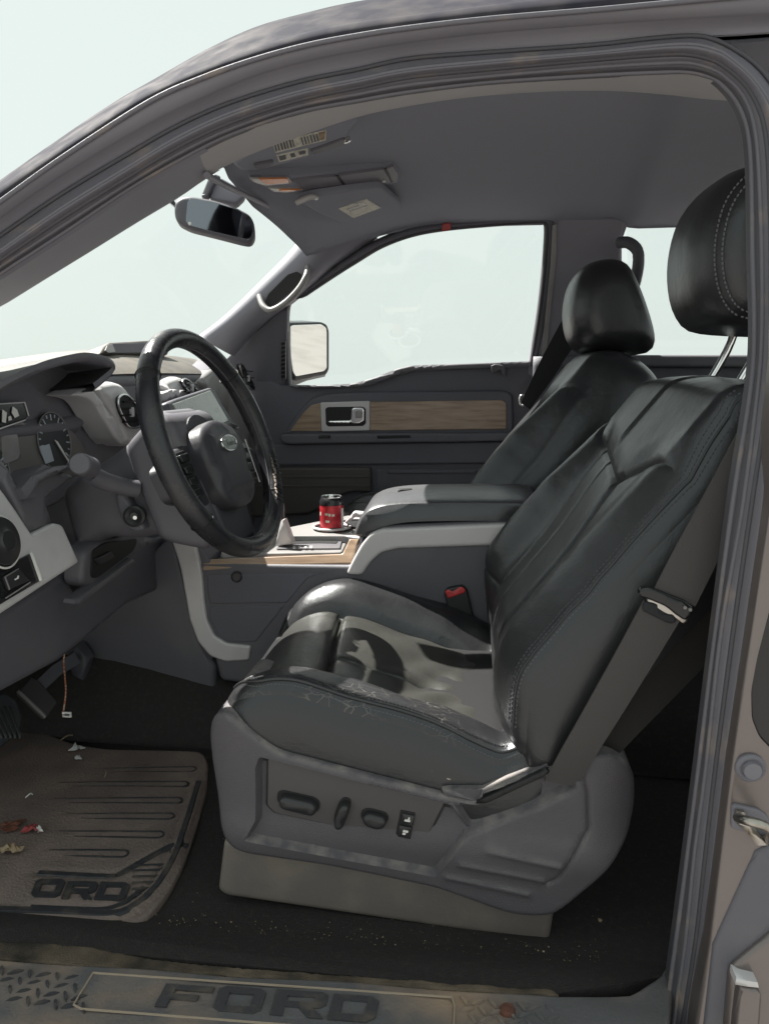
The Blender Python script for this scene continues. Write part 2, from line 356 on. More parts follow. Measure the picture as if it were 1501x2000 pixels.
def circ(r, n=10, ry=None): return [(r*math.cos(2*math.pi*i/n), (ry or r)*math.sin(2*math.pi*i/n)) for i in range(n)]
def tube(name, path, r, m, parent, n=10, up=(.13, .27, .95), closed=False, scale=None): return sweep(name, path, circ(r, n), m, parent, up, closed, True, 80, scale)
def lathe(name, prof, O, axis, m, parent, n=28, sharp=35, label=None):
    """prof: (radius, along)"""
    ax = np.array(axis, float); ax /= np.linalg.norm(ax); e1 = np.cross(ax, (0, 0, 1) if abs(ax[2]) < .9 else (1, 0, 0)); e1 /= np.linalg.norm(e1); e2 = np.cross(ax, e1)
    rows = [[np.array(O)+ax*z+r_*(math.cos(a)*e1+math.sin(a)*e2) for a in np.linspace(0, 2*math.pi, n, endpoint=False)] for r_, z in prof]
    return loft(name, rows, m, parent, closed=True, caps=True, sharp=sharp, label=label)
def stitches(name, path, nrm, m, parent, length=.0045, gap=.0025, wd=.0011, lift=.0006):
    """row of thread stitches lying on a surface along a path"""
    L = np.concatenate([[0], np.cumsum(np.linalg.norm(np.diff(path, axis=0), axis=1))]); V = []; F_ = []; s_ = 0
    at = lambda t: np.array([np.interp(t, L, path[:, i]) for i in range(3)])
    nr = (lambda t: np.array([np.interp(t, L, nrm[:, i]) for i in range(3)])) if np.ndim(nrm) == 2 else (lambda t: np.array(nrm, float))
    while s_+length < L[-1]:
        a, b = at(s_), at(s_+length); t = b-a; t /= np.linalg.norm(t)+1e-12; nn = nr(s_); nn = nn/np.linalg.norm(nn); sd = np.cross(t, nn); k = len(V)
        for p, q in ((a, .4), (a+(b-a)*.25, 1), (a+(b-a)*.75, 1), (b, .4)):
            V += [p-sd*wd*q-nn*wd, p+nn*(wd*q+lift), p+sd*wd*q-nn*wd]
        for i in range(3):
            for j in range(2): F_.append((k+i*3+j, k+i*3+j+1, k+i*3+j+4, k+i*3+j+3))
        s_ += length+gap
    if V: return build(name, V, F_, m, parent, sharp=80)
def smooth01(t): t = np.clip(t, 0, 1); return t*t*(3-2*t)

# ================================================================== ground and truck cab
g = build('ground', [(-300, -300, -.78), (300, -300, -.78), (300, 300, -.78), (-300, 300, -.78)], [(0, 1, 2, 3)], 'ground', smooth=False)
g['kind'] = 'structure'

CAB = thing('truck_cab', 'grey pickup truck cab seen through its open driver doorway', 'truck', (0, 1.5, 0))
def side_y(z): return .735 + .31*max(0., z-.62)
def UB(x, y, d):
    Y = .8
    for _ in range(12):
        p = UY(x, y, Y); Y = .5*Y + .5*(side_y(p[2])+d)
    return UY(x, y, Y)
TR = {}
TR['A'] = [(-60, 398), (0, 352), (110, 275), (217, 203), (300, 155), (400, 98), (500, 52), (600, 24), (688, 4), (800, -12), (1000, -32), (1250, -58), (1600, -85), (2300, -135)]
TR['B'] = [(-60, 412), (0, 364), (125, 283), (250, 200), (300, 172), (400, 128), (500, 92), (600, 62), (700, 42), (800, 29), (1033, 0), (1250, -25), (1600, -55), (2300, -112)]
TR['C'] = [(-60, 440), (0, 397), (125, 308), (293, 200), (400, 152), (500, 117), (600, 90), (700, 71), (800, 56), (950, 39), (1150, 22), (1300, 8), (1600, -20), (2300, -82)]
TR['D'] = [(-60, 470), (0, 428), (125, 342), (293, 242), (400, 190), (500, 149), (600, 121), (700, 101), (800, 84), (950, 66), (1150, 50), (1300, 40), (1600, 24), (2300, -12)]
TR['E'] = [(-60, 505), (0, 463), (125, 378), (250, 303), (350, 246), (450, 202), (580, 162), (700, 137), (800, 116), (950, 104), (1150, 90), (1280, 76), (1362, 72), (1405, 84), (1430, 97), (1467, 122), (1500, 158), (1528, 210), (1545, 300), (1548, 500), (1540, 700), (1522, 870), (1501, 1019), (1472, 1214), (1430, 1497), (1409, 1662), (1386, 1844), (1360, 1997), (1345, 2100)]
TR['F'] = [(-60, 534), (0, 492), (125, 405), (250, 328), (350, 268), (450, 222), (580, 181), (700, 156), (800, 136), (950, 121), (1150, 105), (1280, 91), (1350, 88), (1398, 99), (1420, 111), (1455, 140), (1484, 174), (1508, 220), (1522, 300), (1527, 500), (1521, 700), (1506, 850), (1493, 985), (1462, 1201), (1420, 1497), (1397, 1662), (1376, 1844), (1352, 1997), (1337, 2100)]
TR['G'] = [(-60, 551), (0, 510), (125, 425), (250, 347), (350, 287), (450, 240), (580, 197), (700, 171), (800, 151), (950, 136), (1150, 118), (1280, 108), (1342, 107), (1390, 118), (1412, 130), (1448, 160), (1472, 195), (1490, 245), (1499, 330), (1504, 500), (1502, 680), (1489, 830), (1467, 980), (1433, 1214), (1396, 1497), (1377, 1662), (1358, 1830), (1332, 1997), (1316, 2100)]
TR['H'] = [(-60, 564), (0, 522), (125, 440), (250, 359), (350, 300), (450, 252), (580, 208), (700, 184), (800, 166), (950, 150), (1150, 133), (1280, 125), (1346, 124), (1390, 136), (1408, 146), (1438, 172), (1460, 207), (1473, 257), (1480, 335), (1486, 500), (1486, 670), (1474, 800), (1447, 1000), (1407, 1230), (1377, 1497), (1355, 1662), (1338, 1830), (1314, 1997), (1298, 2100)]
TR['I'] = [(-60, 577), (0, 536), (125, 455), (250, 371), (350, 313), (450, 263), (580, 219), (700, 196), (800, 179), (950, 161), (1150, 148), (1280, 142), (1342, 141), (1382, 150), (1400, 159), (1428, 187), (1450, 226), (1461, 270), (1466, 345), (1468, 500), (1472, 650), (1464, 765), (1429, 985), (1390, 1280), (1363, 1497), (1342, 1662), (1325, 1790), (1303, 1950), (1288, 2050)]
for k_ in TR: x0, y0 = TR[k_][0]; TR[k_] = [(x0-420, y0+300)]+TR[k_]
DEP = dict(A=.075, B=.004, C=.0, D=.016, E=.034, F=.030, G=.040, H=.050, I=.060)
NS = 150
LN = {}
def line3(key, n=NS, lo=0, hi=None, d=None):
    p = spline(TR[key], closed=False); q = resample(p, n=n); return np.array([UB(x, y, DEP[key] if d is None else d) for x, y in q])
# the two long lists share knots, so resample by knot index to keep rows facing each other
def knots3(key, d=None, per=6):
    P = TR[key]; p = spline(P); idx = np.linspace(0, len(p)-1, (len(P)-1)*per+1); q = np.stack([np.interp(idx, np.arange(len(p)), p[:, i]) for i in (0, 1)], 1)
    return np.array([UB(x, y, DEP[key] if d is None else d) for x, y in q])
for k in 'ABCDEFGHI': LN[k] = knots3(k)
def strip(name, a, b, m, bulge=.004, n=7, parent=CAB, tuck=.012, dirn=(0, -1, -.25), label=None):
    """rounded moulding between two long edges, tucked in at both edges so it is a closed bead"""
    a = resample(a, n=NS); b = resample(b, n=NS); dn = np.array(dirn, float); rows = [a-dn*tuck]
    for t in np.linspace(0, 1, n): rows.append(a*(1-t)+b*t+dn*bulge*math.sin(math.pi*t)**.8)
    rows.append(b-dn*tuck); return loft(name, rows, m, parent, sharp=70, label=label)
def match(a, b):
    return a, b
# roof skin rolling over the rail, rail, gutter and seals
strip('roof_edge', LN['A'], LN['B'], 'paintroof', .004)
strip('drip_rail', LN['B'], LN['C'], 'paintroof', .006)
strip('roof_rail', LN['C'], LN['D'], 'rail', .003)
strip('rail_flange', LN['D'], np.vstack([LN['E'][:len(TR['E'][:14])*6-6], [UB(1450, 66, .034), UB(1600, 56, .034), UB(2300, 15, .034)]]), 'rail', -.004)
def part_strip(name, k1, k2, m, bulge, **kw):
    a, b = resample(LN[k1], n=240), resample(LN[k2], n=240); dn = np.array((0, -1, -.2)); rows = [a-dn*.02]
    for t in np.linspace(0, 1, 9): rows.append(a*(1-t)+b*t+dn*bulge*math.sin(math.pi*t)**.7)
    rows.append(b-dn*.02); return loft(name, rows, m, CAB, sharp=70, **kw)
part_strip('opening_flange', 'E', 'F', 'seal', .001)
part_strip('door_seal', 'F', 'G', 'seal', .008)
part_strip('door_seal', 'G', 'H', 'seal', .0045)
part_strip('door_seal', 'H', 'I', 'sealdark', .005)
for k_, r_, m_ in (('C', .0030, 'seal'), ('E', .0026, 'sealdark'), ('F', .0022, 'seal'), ('G', .0030, 'sealdark'), ('H', .0026, 'seal'), ('I', .0030, 'seal')):
    tube('seal_lip' if k_ not in 'CE' else 'drip_moulding', resample(LN[k_], n=260)+np.array((0, -.002, 0)), r_, m_, CAB, n=6, up=(0, 1, .1))
# A-pillar trim on the driver side and pale edge of the headliner
pillJ = [(-480, 934), (-60, 634), (0, 596), (90, 540), (160, 497), (250, 441), (330, 393), (375, 362), (418, 334)]
j3 = np.array([UB(x, y, .225) for x, y in resample(spline(pillJ), n=40)])
iend = np.array([UB(x, y, .06) for x, y in resample(spline([(-480, 877), (-60, 577), (0, 536), (125, 455), (250, 371), (330, 325), (398, 288)]), n=40)])
rows = [iend+np.array((0, .015, 0))]+[iend*(1-t)+j3*t+np.array((0, -1, -.2))*.010*math.sin(math.pi*t) for t in np.linspace(0, 1, 7)]+[j3+np.array((0, .03, .01))]
loft('pillar_trim', rows, 'pillar', CAB)
tI = [(388, 293), (450, 263), (580, 219), (700, 196), (800, 179), (950, 161), (1150, 148), (1280, 142), (1342, 141), (1400, 160), (1428, 188), (1440, 205)]
tJ = [(408, 341), (480, 306), (580, 268), (700, 228), (800, 207), (900, 192), (1000, 183), (1100, 178), (1200, 178), (1300, 185), (1370, 193), (1440, 198)]
a = np.array([UB(x, y, .062) for x, y in resample(spline(tI), n=60)]); b = np.array([UB(x, y, .225-.07*i/59) for i, (x, y) in enumerate(resample(spline(tJ), n=60))])
loft('headliner_edge_trim', [a*(1-t)+b*t+np.array((0, -1, -.3))*.006*math.sin(math.pi*t) for t in np.linspace(0, 1, 5)]+[b+np.array((0, .02, .012))], 'trimlight', CAB)

# headliner: crowned cloth, drooping to the windscreen header
def zhead(x, y):
    z = 1.186 - .036*np.abs((y-1.57)/.56)**3.2
    z = z - .085*np.clip((-.12-x)/.34, 0, 1.3)**1.7
    ridge = smooth01((x-.30+.10*(1.6-y))/.05); z = z - .016*ridge
    return z
edge_b = resample(b, n=24)
hx = [(p[0], p[1]+.004) for p in edge_b] + [(.42, 1.02), (1.10, 1.02), (1.10, 2.12), (.60, 2.135), (.2, 2.14), (-.10, 2.14), (-.28, 2.13), (-.40, 2.12), (-.47, 2.08), (-.475, 1.9), (-.475, 1.6), (-.46, 1.4), (-.43, 1.25)]
def hplace(p, h):
    p = np.asarray(p); return np.stack([p[:, 0], p[:, 1], zhead(p[:, 0], p[:, 1])-h], 1)
relief('headliner', hx, hplace, 'headliner', CAB, r=0, step=.025, bstep=.025, depth=-.004, sharp=80, back=False)
# roof skin above it
rows = []
for x in np.linspace(-.47, 1.15, 24):
    y0 = np.interp(x, LN['A'][:, 0], LN['A'][:, 1]); z0 = np.interp(x, LN['A'][:, 0], LN['A'][:, 2])-.004
    row = []
    for t in np.linspace(0, 1, 24):
        y = y0+.03+(2.2-y0-.03)*t; zt = float(zhead(x, min(y, 2.1)))+.020; k = float(smooth01(t/.22)); row.append((x, y, z0*(1-k)+zt*k-.12*max(0, y-2.1)))
    rows.append(row)
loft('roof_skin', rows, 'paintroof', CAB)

# floor, tunnel, firewall, rear wall, far rocker
P0 = PZ(0)
relief('carpet', [(-1.15, .765), (.10, .770), (.18, .795), (.26, .835), (1.1, .835), (1.1, 2.28), (-1.15, 2.28)], P0, 'carpet', CAB, h=lambda p: .004*np.sin(p[:, 0]*9)*np.sin(p[:, 1]*11)+.026*smooth01((.875-p[:, 1])/.075), r=0, step=.03, depth=.05, sharp=80)
ce = PZ(.026); cpx = ce.px([(-420, 1836), (-140, 1846), (0, 1843), (110, 1846), (200, 1858), (290, 1876), (400, 1889), (520, 1898), (850, 1922), (1090, 1938), (1090, 1952), (850, 1936), (500, 1914), (200, 1895), (0, 1879), (-140, 1868), (-420, 1846)])
cpx = resample(cpx, step=.006, closed=True); cpx = cpx+np.random.default_rng(5).normal(0, .0005, cpx.shape)
relief('carpet_edge', cpx, ce, 'carpetdusty', CAB, h=lambda p: .004+.0012*np.sin(p[:, 0]*90)*np.sin(p[:, 1]*140), r=.003, step=.008, depth=.004)
# transmission tunnel as a carpeted hump
rows = []
for x in np.linspace(-1.12, 1.08, 30):
    hgt = .10+.10*smooth01((-.35-x)/.5)
    rows.append([(x, 1.33+.42*t, .002+hgt*(1-abs(2*t-1)**4)) for t in np.linspace(0, 1, 21)])
loft('tunnel_carpet', rows, 'carpet', CAB)
slab_pts = lambda P: np.array(P, float)
relief('firewall', [(.76, -.02), (2.28, -.02), (2.28, .74), (.76, .74)], PXp(-1.10), 'carpet', CAB, r=0, depth=.03)
relief('toe_board', [(.79, 0), (1.40, 0), (1.40, .36), (.79, .36)], Plane((-.98, 0, 0), (0, 1, 0), (-.42, 0, .90)), 'carpet', CAB, r=0, depth=.02)
relief('rear_wall', [(.78, -.02), (2.28, -.02), (2.24, .76), (.80, .76)], Plane((1.06, 0, 0), (0, -1, 0), (0, 0, 1)).off(0) if False else PXp(1.06), 'doordark', CAB, r=0, depth=-.05)
relief('rear_side_panel', [(.16, -.02), (1.08, -.02), (1.08, .78), (.30, .80), (.16, .80)], PY(2.215), 'doordark', CAB, r=.01, depth=.06)
relief('rear_window_ledge', [(.20, .770), (1.06, .765), (1.06, .800), (.20, .803)], PY(2.19), 'soft', CAB, r=.008, depth=.04)
# rear quarter of the driver side, closing the cab behind the opening
relief('rear_quarter_panel', [(.33, -.30), (1.15, -.30), (1.15, .70), (.40, .70), (.33, .60)], PY(.735), 'paint', CAB, r=.01, depth=.05)
relief('rear_header', [(1.02, 1.02), (1.15, 1.02), (1.15, 2.14), (1.02, 2.14)], PZ(1.165), 'headliner', CAB, r=0, depth=.03)
relief('rear_pillar', [(.90, .78), (1.10, .78), (1.08, 1.18), (.96, 1.18)], Plane((0, 2.27, 0.0), (1, 0, 0), (0, -.10, 1)), 'pillar', CAB, r=.01, depth=.03)
relief('rear_pillar', [(.95, .68), (1.12, .68), (1.08, 1.18), (1.0, 1.18)], Plane((0, .68, 0.0), (1, 0, 0), (0, .25, 1)), 'paint', CAB, r=.01, depth=.04)
# glass
TILT = Plane((0, 2.275, .75), (1, 0, 0), (0, -.34, .94))
ws_a = [UY(408, 650, 2.13), UY(480, 588, 2.14), UY(570, 498, 2.12), UY(605, 440, 2.08)]
ws_d = [UB(-480, 934, .22), UB(-60, 634, .22), UB(90, 545, .22), UB(250, 441, .22), UB(408, 341, .225)]
A_ = resample(np.array(ws_a), n=10); D_ = resample(np.array(ws_d), n=10)
A_ = np.vstack([A_[0]+(A_[0]-A_[3])*.9, A_]); D_ = np.vstack([D_[0]+(D_[0]-D_[3])*.1, D_])
rows = [[a_*(1-t)+d_*t+np.array((-.11, 0, .06))*(4*t*(1-t)) for t in np.linspace(0, 1, 15)] for a_, d_ in zip(A_, D_)]
loft('windshield', rows, 'glass', CAB)
rows = [[(1.085, y, z) for y in np.linspace(.98, 2.12, 6)] for z in (.76, 1.17)]
loft('rear_window', rows, 'glass', CAB)
slab('rear_side_window', [(1222, 432), (1340, 424), (1700, 424), (1720, 702), (1232, 704)], TILT.off(-.01), 'glass', CAB, depth=.004, r=0)
# header strip above the windscreen, seen as a dark line
hd = spline([UY(404, 342, 1.05), UY(440, 362, 1.25), UY(490, 386, 1.5), UY(560, 419, 1.85), UY(612, 438, 2.08)], n=24)
tube('header_trim', hd, .005, 'pillar', CAB, n=8)

# passenger side: A-pillar trim with grab handle, door ring seal, B-pillar
pa = [(392, 660), (440, 624), (480, 588), (530, 539), (570, 499), (600, 463), (613, 441), (612, 428)]
pb = [(452, 694), (490, 652), (530, 618), (566, 592), (605, 560), (650, 522), (692, 492), (735, 462)]
a3 = np.array([UY(x, y, 2.12-.02*i/39) for i, (x, y) in enumerate(resample(spline(pa), n=40))]); b3 = np.array([UY(x, y, 2.20-.05*i/39) for i, (x, y) in enumerate(resample(spline(pb), n=40))])
rows = [a3+np.array((-.03, .03, .0))]+[a3*(1-t)+b3*t+np.array((.02, -.026, -.008))*math.sin(math.pi*t)**.7 for t in np.linspace(0, 1, 9)]+[b3+np.array((0, .03, 0))]
PT = loft('pillar_trim', rows, 'pillar', CAB, label='passenger side windscreen pillar trim with a grab handle')
PH = Plane(UY(545, 575, 2.105), (UY(590, 535, 2.105)-UY(515, 600, 2.105)), (-.5, -.12, .6))
slab('handle_recess', [(517, 590), (524, 574), (562, 536), (580, 530), (590, 538), (583, 553), (565, 573), (540, 592), (526, 599)], PH, 'black', PT, depth=.004, r=.001, round_=.004)
hp = spline([UY(506, 578, 2.11), UY(514, 598, 2.085), UY(530, 606, 2.075), UY(556, 592, 2.072), UY(582, 566, 2.075), UY(597, 541, 2.085), UY(601, 520, 2.11)], n=30)
tube('grab_handle', hp, .0085, 'silverdark', PT, n=10)
relief('door_ring_panel', TILT.px([(1066, 424), (1100, 421), (1245, 420), (1222, 438), (1214, 470), (1214, 560), (1225, 705), (1010, 800), (1030, 720), (1046, 640), (1062, 530), (1072, 450)]), TILT.off(.006), 'pillar', CAB, r=.012, depth=.05, label='passenger side centre pillar trim')
slab('lit_pillar_edge', [(1078, 440), (1086, 436), (1086, 500), (1076, 600), (1066, 706), (1054, 712), (1062, 640), (1074, 520)], TILT.off(.016), 'silverdark', CAB, depth=.012, r=.003, round_=.004)  # lighter grey strip paints the light along the pillar edge
gh = spline([UY(1208, 474, 2.06), UY(1226, 474, 2.04), UY(1243, 488, 2.03), UY(1246, 512, 2.03), UY(1241, 545, 2.05), UY(1234, 570, 2.08)], n=24)
tube('rear_grab_handle', gh, .0145, 'plastic2', CAB, n=10)
hl = spline([UY(660, 500, 2.15), UY(735, 461, 2.135), UY(800, 439, 2.12), UY(900, 424, 2.115), UY(1000, 419, 2.112), UY(1080, 421, 2.112), UY(1160, 423, 2.113), UY(1230, 421, 2.115), UY(1290, 410, 2.12), UY(1345, 404, 2.12)], n=50)
tube('headliner_piping', hl, .0035, 'rail', CAB, n=6)
slab('rear_window_header', [(1200, 424), (1345, 404), (1720, 396), (1720, 432), (1340, 425), (1228, 431), (1214, 470), (1206, 470)], TILT.off(.004), 'pillar', CAB, depth=.03, r=.004)

slab('roof_side_rail', [(600, 545), (648, 512), (735, 460), (858, 428), (1060, 418), (1250, 418), (1720, 404), (1720, 372), (1000, 384), (700, 420), (600, 480)], TILT.off(-.03), 'doordark', CAB, depth=.02, r=.002)
# door aperture behind the opening: painted B-pillar panel, bump stop, striker, rear door edge
BP = Plane((0, .742, 0), (1, 0, 0), (0, 0, 1))
bpan = slab('door_pillar_panel', [(1545, 500), (1640, 500), (1640, 2110), (1343, 2110), (1358, 1997), (1384, 1844), (1407, 1662), (1428, 1497), (1470, 1214), (1499, 1019), (1520, 870), (1538, 700)], BP, 'paint', CAB, depth=.05, r=.004)
dk = BP.off(.002)
slab('rear_door_glass_edge', [(1530, 1080), (1640, 1060), (1640, 1530), (1530, 1490), (1482, 1442), (1467, 1405), (1466, 1350), (1478, 1285), (1500, 1200)], dk, 'gloss', bpan, depth=.008, r=.004, round_=.006)
lathe('bump_stop', [(.001, -.012), (.0135, -.012), (.0135, -.004), (.0095, -.0035), (.009, -.009), (.0005, -.0095)][::-1] and [(.0005, -.010), (.0085, -.0095), (.0095, -.0045), (.0125, -.0060), (.0150, -.0030), (.0150, .004)], UY(1463, 1498, .742), (0, 1, 0), 'rail', bpan)
st = slab('striker_plate', [(1428, 1578), (1434, 1572), (1482, 1582), (1502, 1598), (1502, 1640), (1470, 1628), (1428, 1620)], BP.off(.004), 'rail', bpan, depth=.008, r=.002, round_=.004)
sp = spline([UY(1441, 1596, .735), UY(1441, 1598, .718), UY(1462, 1604, .700), UY(1490, 1612, .698), UY(1505, 1626, .705), UY(1500, 1640, .735)], n=24)
tube('striker_loop', sp, .0048, 'steel', st, n=10)
slab('striker_block', [(1440, 1588), (1455, 1590), (1468, 1612), (1490, 1640), (1502, 1655), (1478, 1655), (1462, 1632), (1440, 1612)], BP.off(.012), 'steel', st, depth=.014, r=.003)
slab('rear_door_shut_face', [(1474, 1664), (1520, 1640), (1640, 1620), (1640, 2110), (1362, 2110), (1374, 1998), (1391, 1846)], BP.off(.003), 'plastic2', bpan, depth=.012, r=.004)
slab('rear_door_flange', [(1517, 1818), (1640, 1780), (1640, 2110), (1410, 2110), (1416, 1990), (1424, 1900), (1436, 1884)], BP.off(.010), 'paint', bpan, depth=.014, r=.006)
slab('hinge_cover', [(1444, 1928), (1478, 1935), (1488, 1945), (1481, 2050), (1430, 2050), (1436, 1990)], BP.off(.022), 'paint', bpan, depth=.02, r=.004, round_=.004)
slab('hinge_pin_cap', [(1438, 1912), (1480, 1922), (1482, 1932), (1436, 1926)], BP.off(.026), 'silver', bpan, depth=.02, r=.002)

# sill: scuff plate with tread marks, framed field and lettering
SP = Plane((0, .77, .030), (1, 0, 0), (0, 1, -.06))
sill_px = [(-420, 1836), (-120, 1861), (0, 1871), (200, 1887), (500, 1906), (850, 1928), (1090, 1946), (1235, 1940), (1288, 1908), (1325, 1840), (1334, 1846), (1310, 1950), (1280, 2120), (-420, 2120)]
def sillh(p): return .0015*np.sin(p[:, 0]*23+2*np.sin(p[:, 1]*50))
SILL = slab('scuff_plate', sill_px, SP, 'sill', CAB, depth=.05, r=.004, step=.014, bstep=.014, h=sillh, label='worn sill scuff plate with raised lettering')
relief('sill_flange', [(-.72, .60), (.24, .60), (.24, .735), (-.72, .735)], PZ(-.005), 'paint', CAB, r=.01, depth=.10)
fr = SP.px([(182, 1903), (888, 1951), (884, 2030), (140, 1972)])
def framebar(name, P, wd, plane, m, parent, lift, closed=True):
    p3 = plane(np.array(P), np.full(len(P), lift)); path = list(p3)+([p3[0]] if closed else [])
    path = resample(np.array(path), n=60); return sweep(name, path, [(-wd, -.001), (-wd*.6, .0008), (wd*.6, .0008), (wd, -.001)], m, parent)
slab('plate_field', [(184, 1905), (886, 1953), (882, 2028), (144, 1970)], SP, 'silldark' if False else 'sill', SILL, depth=.002, r=.001)
framebar('sand_line', fr, .0010, SP, 'sandline', SILL, .0022)
def letter(ch):
    q = .24
    if ch == 'F': return [[(0, 0), (q, 0), (q, .36), (.78, .36), (.78, .58), (q, .58), (q, .78), (1, .78), (1, 1), (0, 1)]]
    if ch == 'O': return [[(.14, 0), (.86, 0), (1, .14), (1, .5), (.76, .5), (.76, .24), (.24, .24), (.24, .5), (0, .5), (0, .14)], [(0, .5), (.24, .5), (.24, .76), (.76, .76), (.76, .5), (1, .5), (1, .86), (.86, 1), (.14, 1), (0, .86)]]
    if ch == 'R': return [[(0, 0), (q, 0), (q, .34), (.50, .34), (.72, 0), (1, 0), (.76, .36), (.9, .38), (1, .50), (1, .66), (.76, .66), (.76, .56), (q, .56), (q, .66), (0, .66)], [(0, .66), (q, .66), (q, .78), (.76, .78), (.76, .66), (1, .66), (1, .88), (.88, 1), (0, 1)]]
    if ch == 'D': return [[(0, 0), (.82, 0), (1, .18), (1, .5), (.76, .5), (.76, .24), (q, .24), (q, .5), (0, .5)], [(0, .5), (q, .5), (q, .76), (.76, .76), (.76, .5), (1, .5), (1, .82), (.82, 1), (0, 1)]]
def lettering(chars, plane, m, parent, lift, depth):
    for ch, quad in chars:
        q = plane.px(quad)      # bottom-left, bottom-right, top-right, top-left
        V = []; F_ = []
        for poly in letter(ch):
            k = len(V); n_ = len(poly)
            P = np.array([(1-u)*(1-v)*q[0]+u*(1-v)*q[1]+u*v*q[2]+(1-u)*v*q[3] for u, v in poly])
            V += list(plane(P, np.full(n_, lift)))+list(plane(P, np.full(n_, lift-depth)))
            F_.append(tuple(range(k, k+n_))); F_ += [(k+i, k+(i+1) % n_, k+n_+(i+1) % n_, k+n_+i) for i in range(n_)]
        o = build('letter', V, F_, m, parent, smooth=False)
lettering([('F', [(302, 1968), (397, 1975), (420, 1932), (325, 1925)]), ('O', [(414, 1977), (506, 1984), (522, 1936), (430, 1929)]), ('R', [(526, 1985), (630, 1992), (643, 1943), (540, 1936)]), ('D', [(638, 1993), (729, 2000), (742, 1951), (652, 1945)])], SP, 'silldark', SILL, .0030, .002)
def treads(cx, cy, nx, ny, dx, dy, mt='silldark'):
    for i in range(nx):
        for j in range(ny):
            c = SP.px([(cx+i*dx+j*8, cy+j*dy+i*3)])[0]; t = (.5 if (i+j) % 2 else -.95)+random.uniform(-.06, .06); e = np.array((math.cos(t), math.sin(t))); f_ = np.array((-e[1], e[0])); l = .0088; w_ = .0017
            P = [c-e*l, c-e*l*.4-f_*w_, c+e*l*.4-f_*w_, c+e*l, c+e*l*.4+f_*w_, c-e*l*.4+f_*w_]
            top = SP(np.array(P)*1.0, np.array([.0010, .0026, .0026, .0010, .0026, .0026])); bot = SP(np.array(P), np.full(6, -.002))
            build('tread_mark', list(top)+list(bot), [(0, 1, 5), (1, 2, 4, 5), (2, 3, 4)]+[(k, (k+1) % 6, 6+(k+1) % 6, 6+k) for k in range(6)], mt, SILL, sharp=20)
treads(4, 1896, 6, 4, 27, 19); treads(905, 1955, 7, 3, 28, 17, 'sill')
lathe('screw_cap', [(.0005, .003), (.007, .0028), (.009, 0), (.009, -.004)], SP(SP.px([(990, 1975)]), [.002])[0], (0, 0, 1), 'rust', SILL, n=14)

# ================================================================== seats
class Split:
    def __init__(s, fn, parts, side): s.fn, s.parts, s.side = fn, parts, side
    def __call__(s, c): return s.fn(c)
SEAT = thing('bucket_seat', 'black leather driver seat with power switches on its side', 'car seat', (0, 1.15, 0), 'front bucket seats')
CT = math.radians(14.5)
CP = Plane((-.352, 1.15, .342), (math.cos(CT), 0, -math.sin(CT)), (0, 1, 0))
S_T = np.array([(.118, .158), (.128, .05), (.140, -.06), (.150, -.168)]); S_T = spline(S_T)
S_O = spline([(-.01, -.225), (.05, -.205), (.15, -.182), (.26, -.180), (.34, -.176), (.385, -.160)])
S_I = spline([(-.01, .165), (.06, .168), (.118, .166), (.25, .160), (.34, .152), (.385, .138)])
S_R = spline([(.385, -.160), (.408, -.10), (.414, 0), (.405, .09), (.385, .138)])
S_C = spline([(.138, -.045), (.27, -.040), (.412, -.035)])
CUT = [(S_T, .0085, .015), (S_O, .009, .018), (S_I, .009, .018), (S_R, .0085, .014), (S_C, .006, .007)]
def cush_h(p):
    x, v = p[:, 0], p[:, 1]; av = np.abs(v)
    h = .043*smooth01((av-.14)/.070)*(1-.35*smooth01((x-.30)/.12)) - .004
    h = h + .010*np.exp(-((v+.0)/.09)**2)*np.exp(-((x-.06)/.05)**2)
    h = h - .060*np.clip(1-(x-.024)/.115, 0, 1)**2.2
    h = h + .030*smooth01((x-.395)/.05) - .012*np.exp(-((x-.30)/.09)**2-(v/.10)**2)
    for poly, wd, dp in CUT:
        d = segdist(p, poly); h = h - dp*np.exp(-(d/(wd*.62))**2) - dp*.35*np.exp(-(d/(wd*2.6))**2)
    # creases left by use
    h = h + .0016*np.sin(38*x+26*v+2*np.sin(31*v))*smooth01((av-.10)/.06)*smooth01((x-.1)/.1)
    h = h + .0026*np.sin(46*v+14*np.sin(9*x)+20*x)*np.exp(-((x-.24)/.14)**2)*np.exp(-(v/.15)**2) + .0022*np.sin(70*x+18*v+3*np.sin(40*v))*np.exp(-((x-.33)/.07)**2)*np.exp(-(v/.16)**2)
    return h
cout = rounded([(.030, -.264), (.475, -.260), (.475, .260), (.016, .264)], [.06, .03, .03, .06], 9)
def cregion(c):
    # 0 bolsters and rear roll, 1 front panel, 2 insert
    x, v = c[:, 0], c[:, 1]
    vo = np.interp(x, S_O[:, 0], S_O[:, 1]); vi = np.interp(x, S_I[:, 0], S_I[:, 1])
    xt = np.interp(v, S_T[::-1, 1], S_T[::-1, 0]); xr = np.interp(v, S_R[:, 1], S_R[:, 0])
    r_ = np.zeros(len(c), int); mid = (v > vo) & (v < vi); r_[mid & (x < xt)] = 1; r_[mid & (x >= xt) & (x < xr)] = 2; r_[(v < vo) & (x < .46)] = 3; return r_
objs = relief('cushion', cout, CP, 'leather', SEAT, h=cush_h, r=.022, depth=.098, step=.0068, bstep=.008, loops=5, bulge=.010, feats=[(S_T, .007), (S_O, .008), (S_I, .008), (S_R, .007), (S_C, .004)],
              split=Split(cregion, [('cushion', 'leather', SEAT), ('front_panel', 'dustleather', None), ('insert_panel', 'dustleather', None), ('outer_bolster', 'leathercrack', None)], ('cushion_skirt', 'leather', None)))
CUSH = objs[0]
def csurf(p, lift=0): p = np.array(p, float); return CP(p, cush_h(p)+lift)
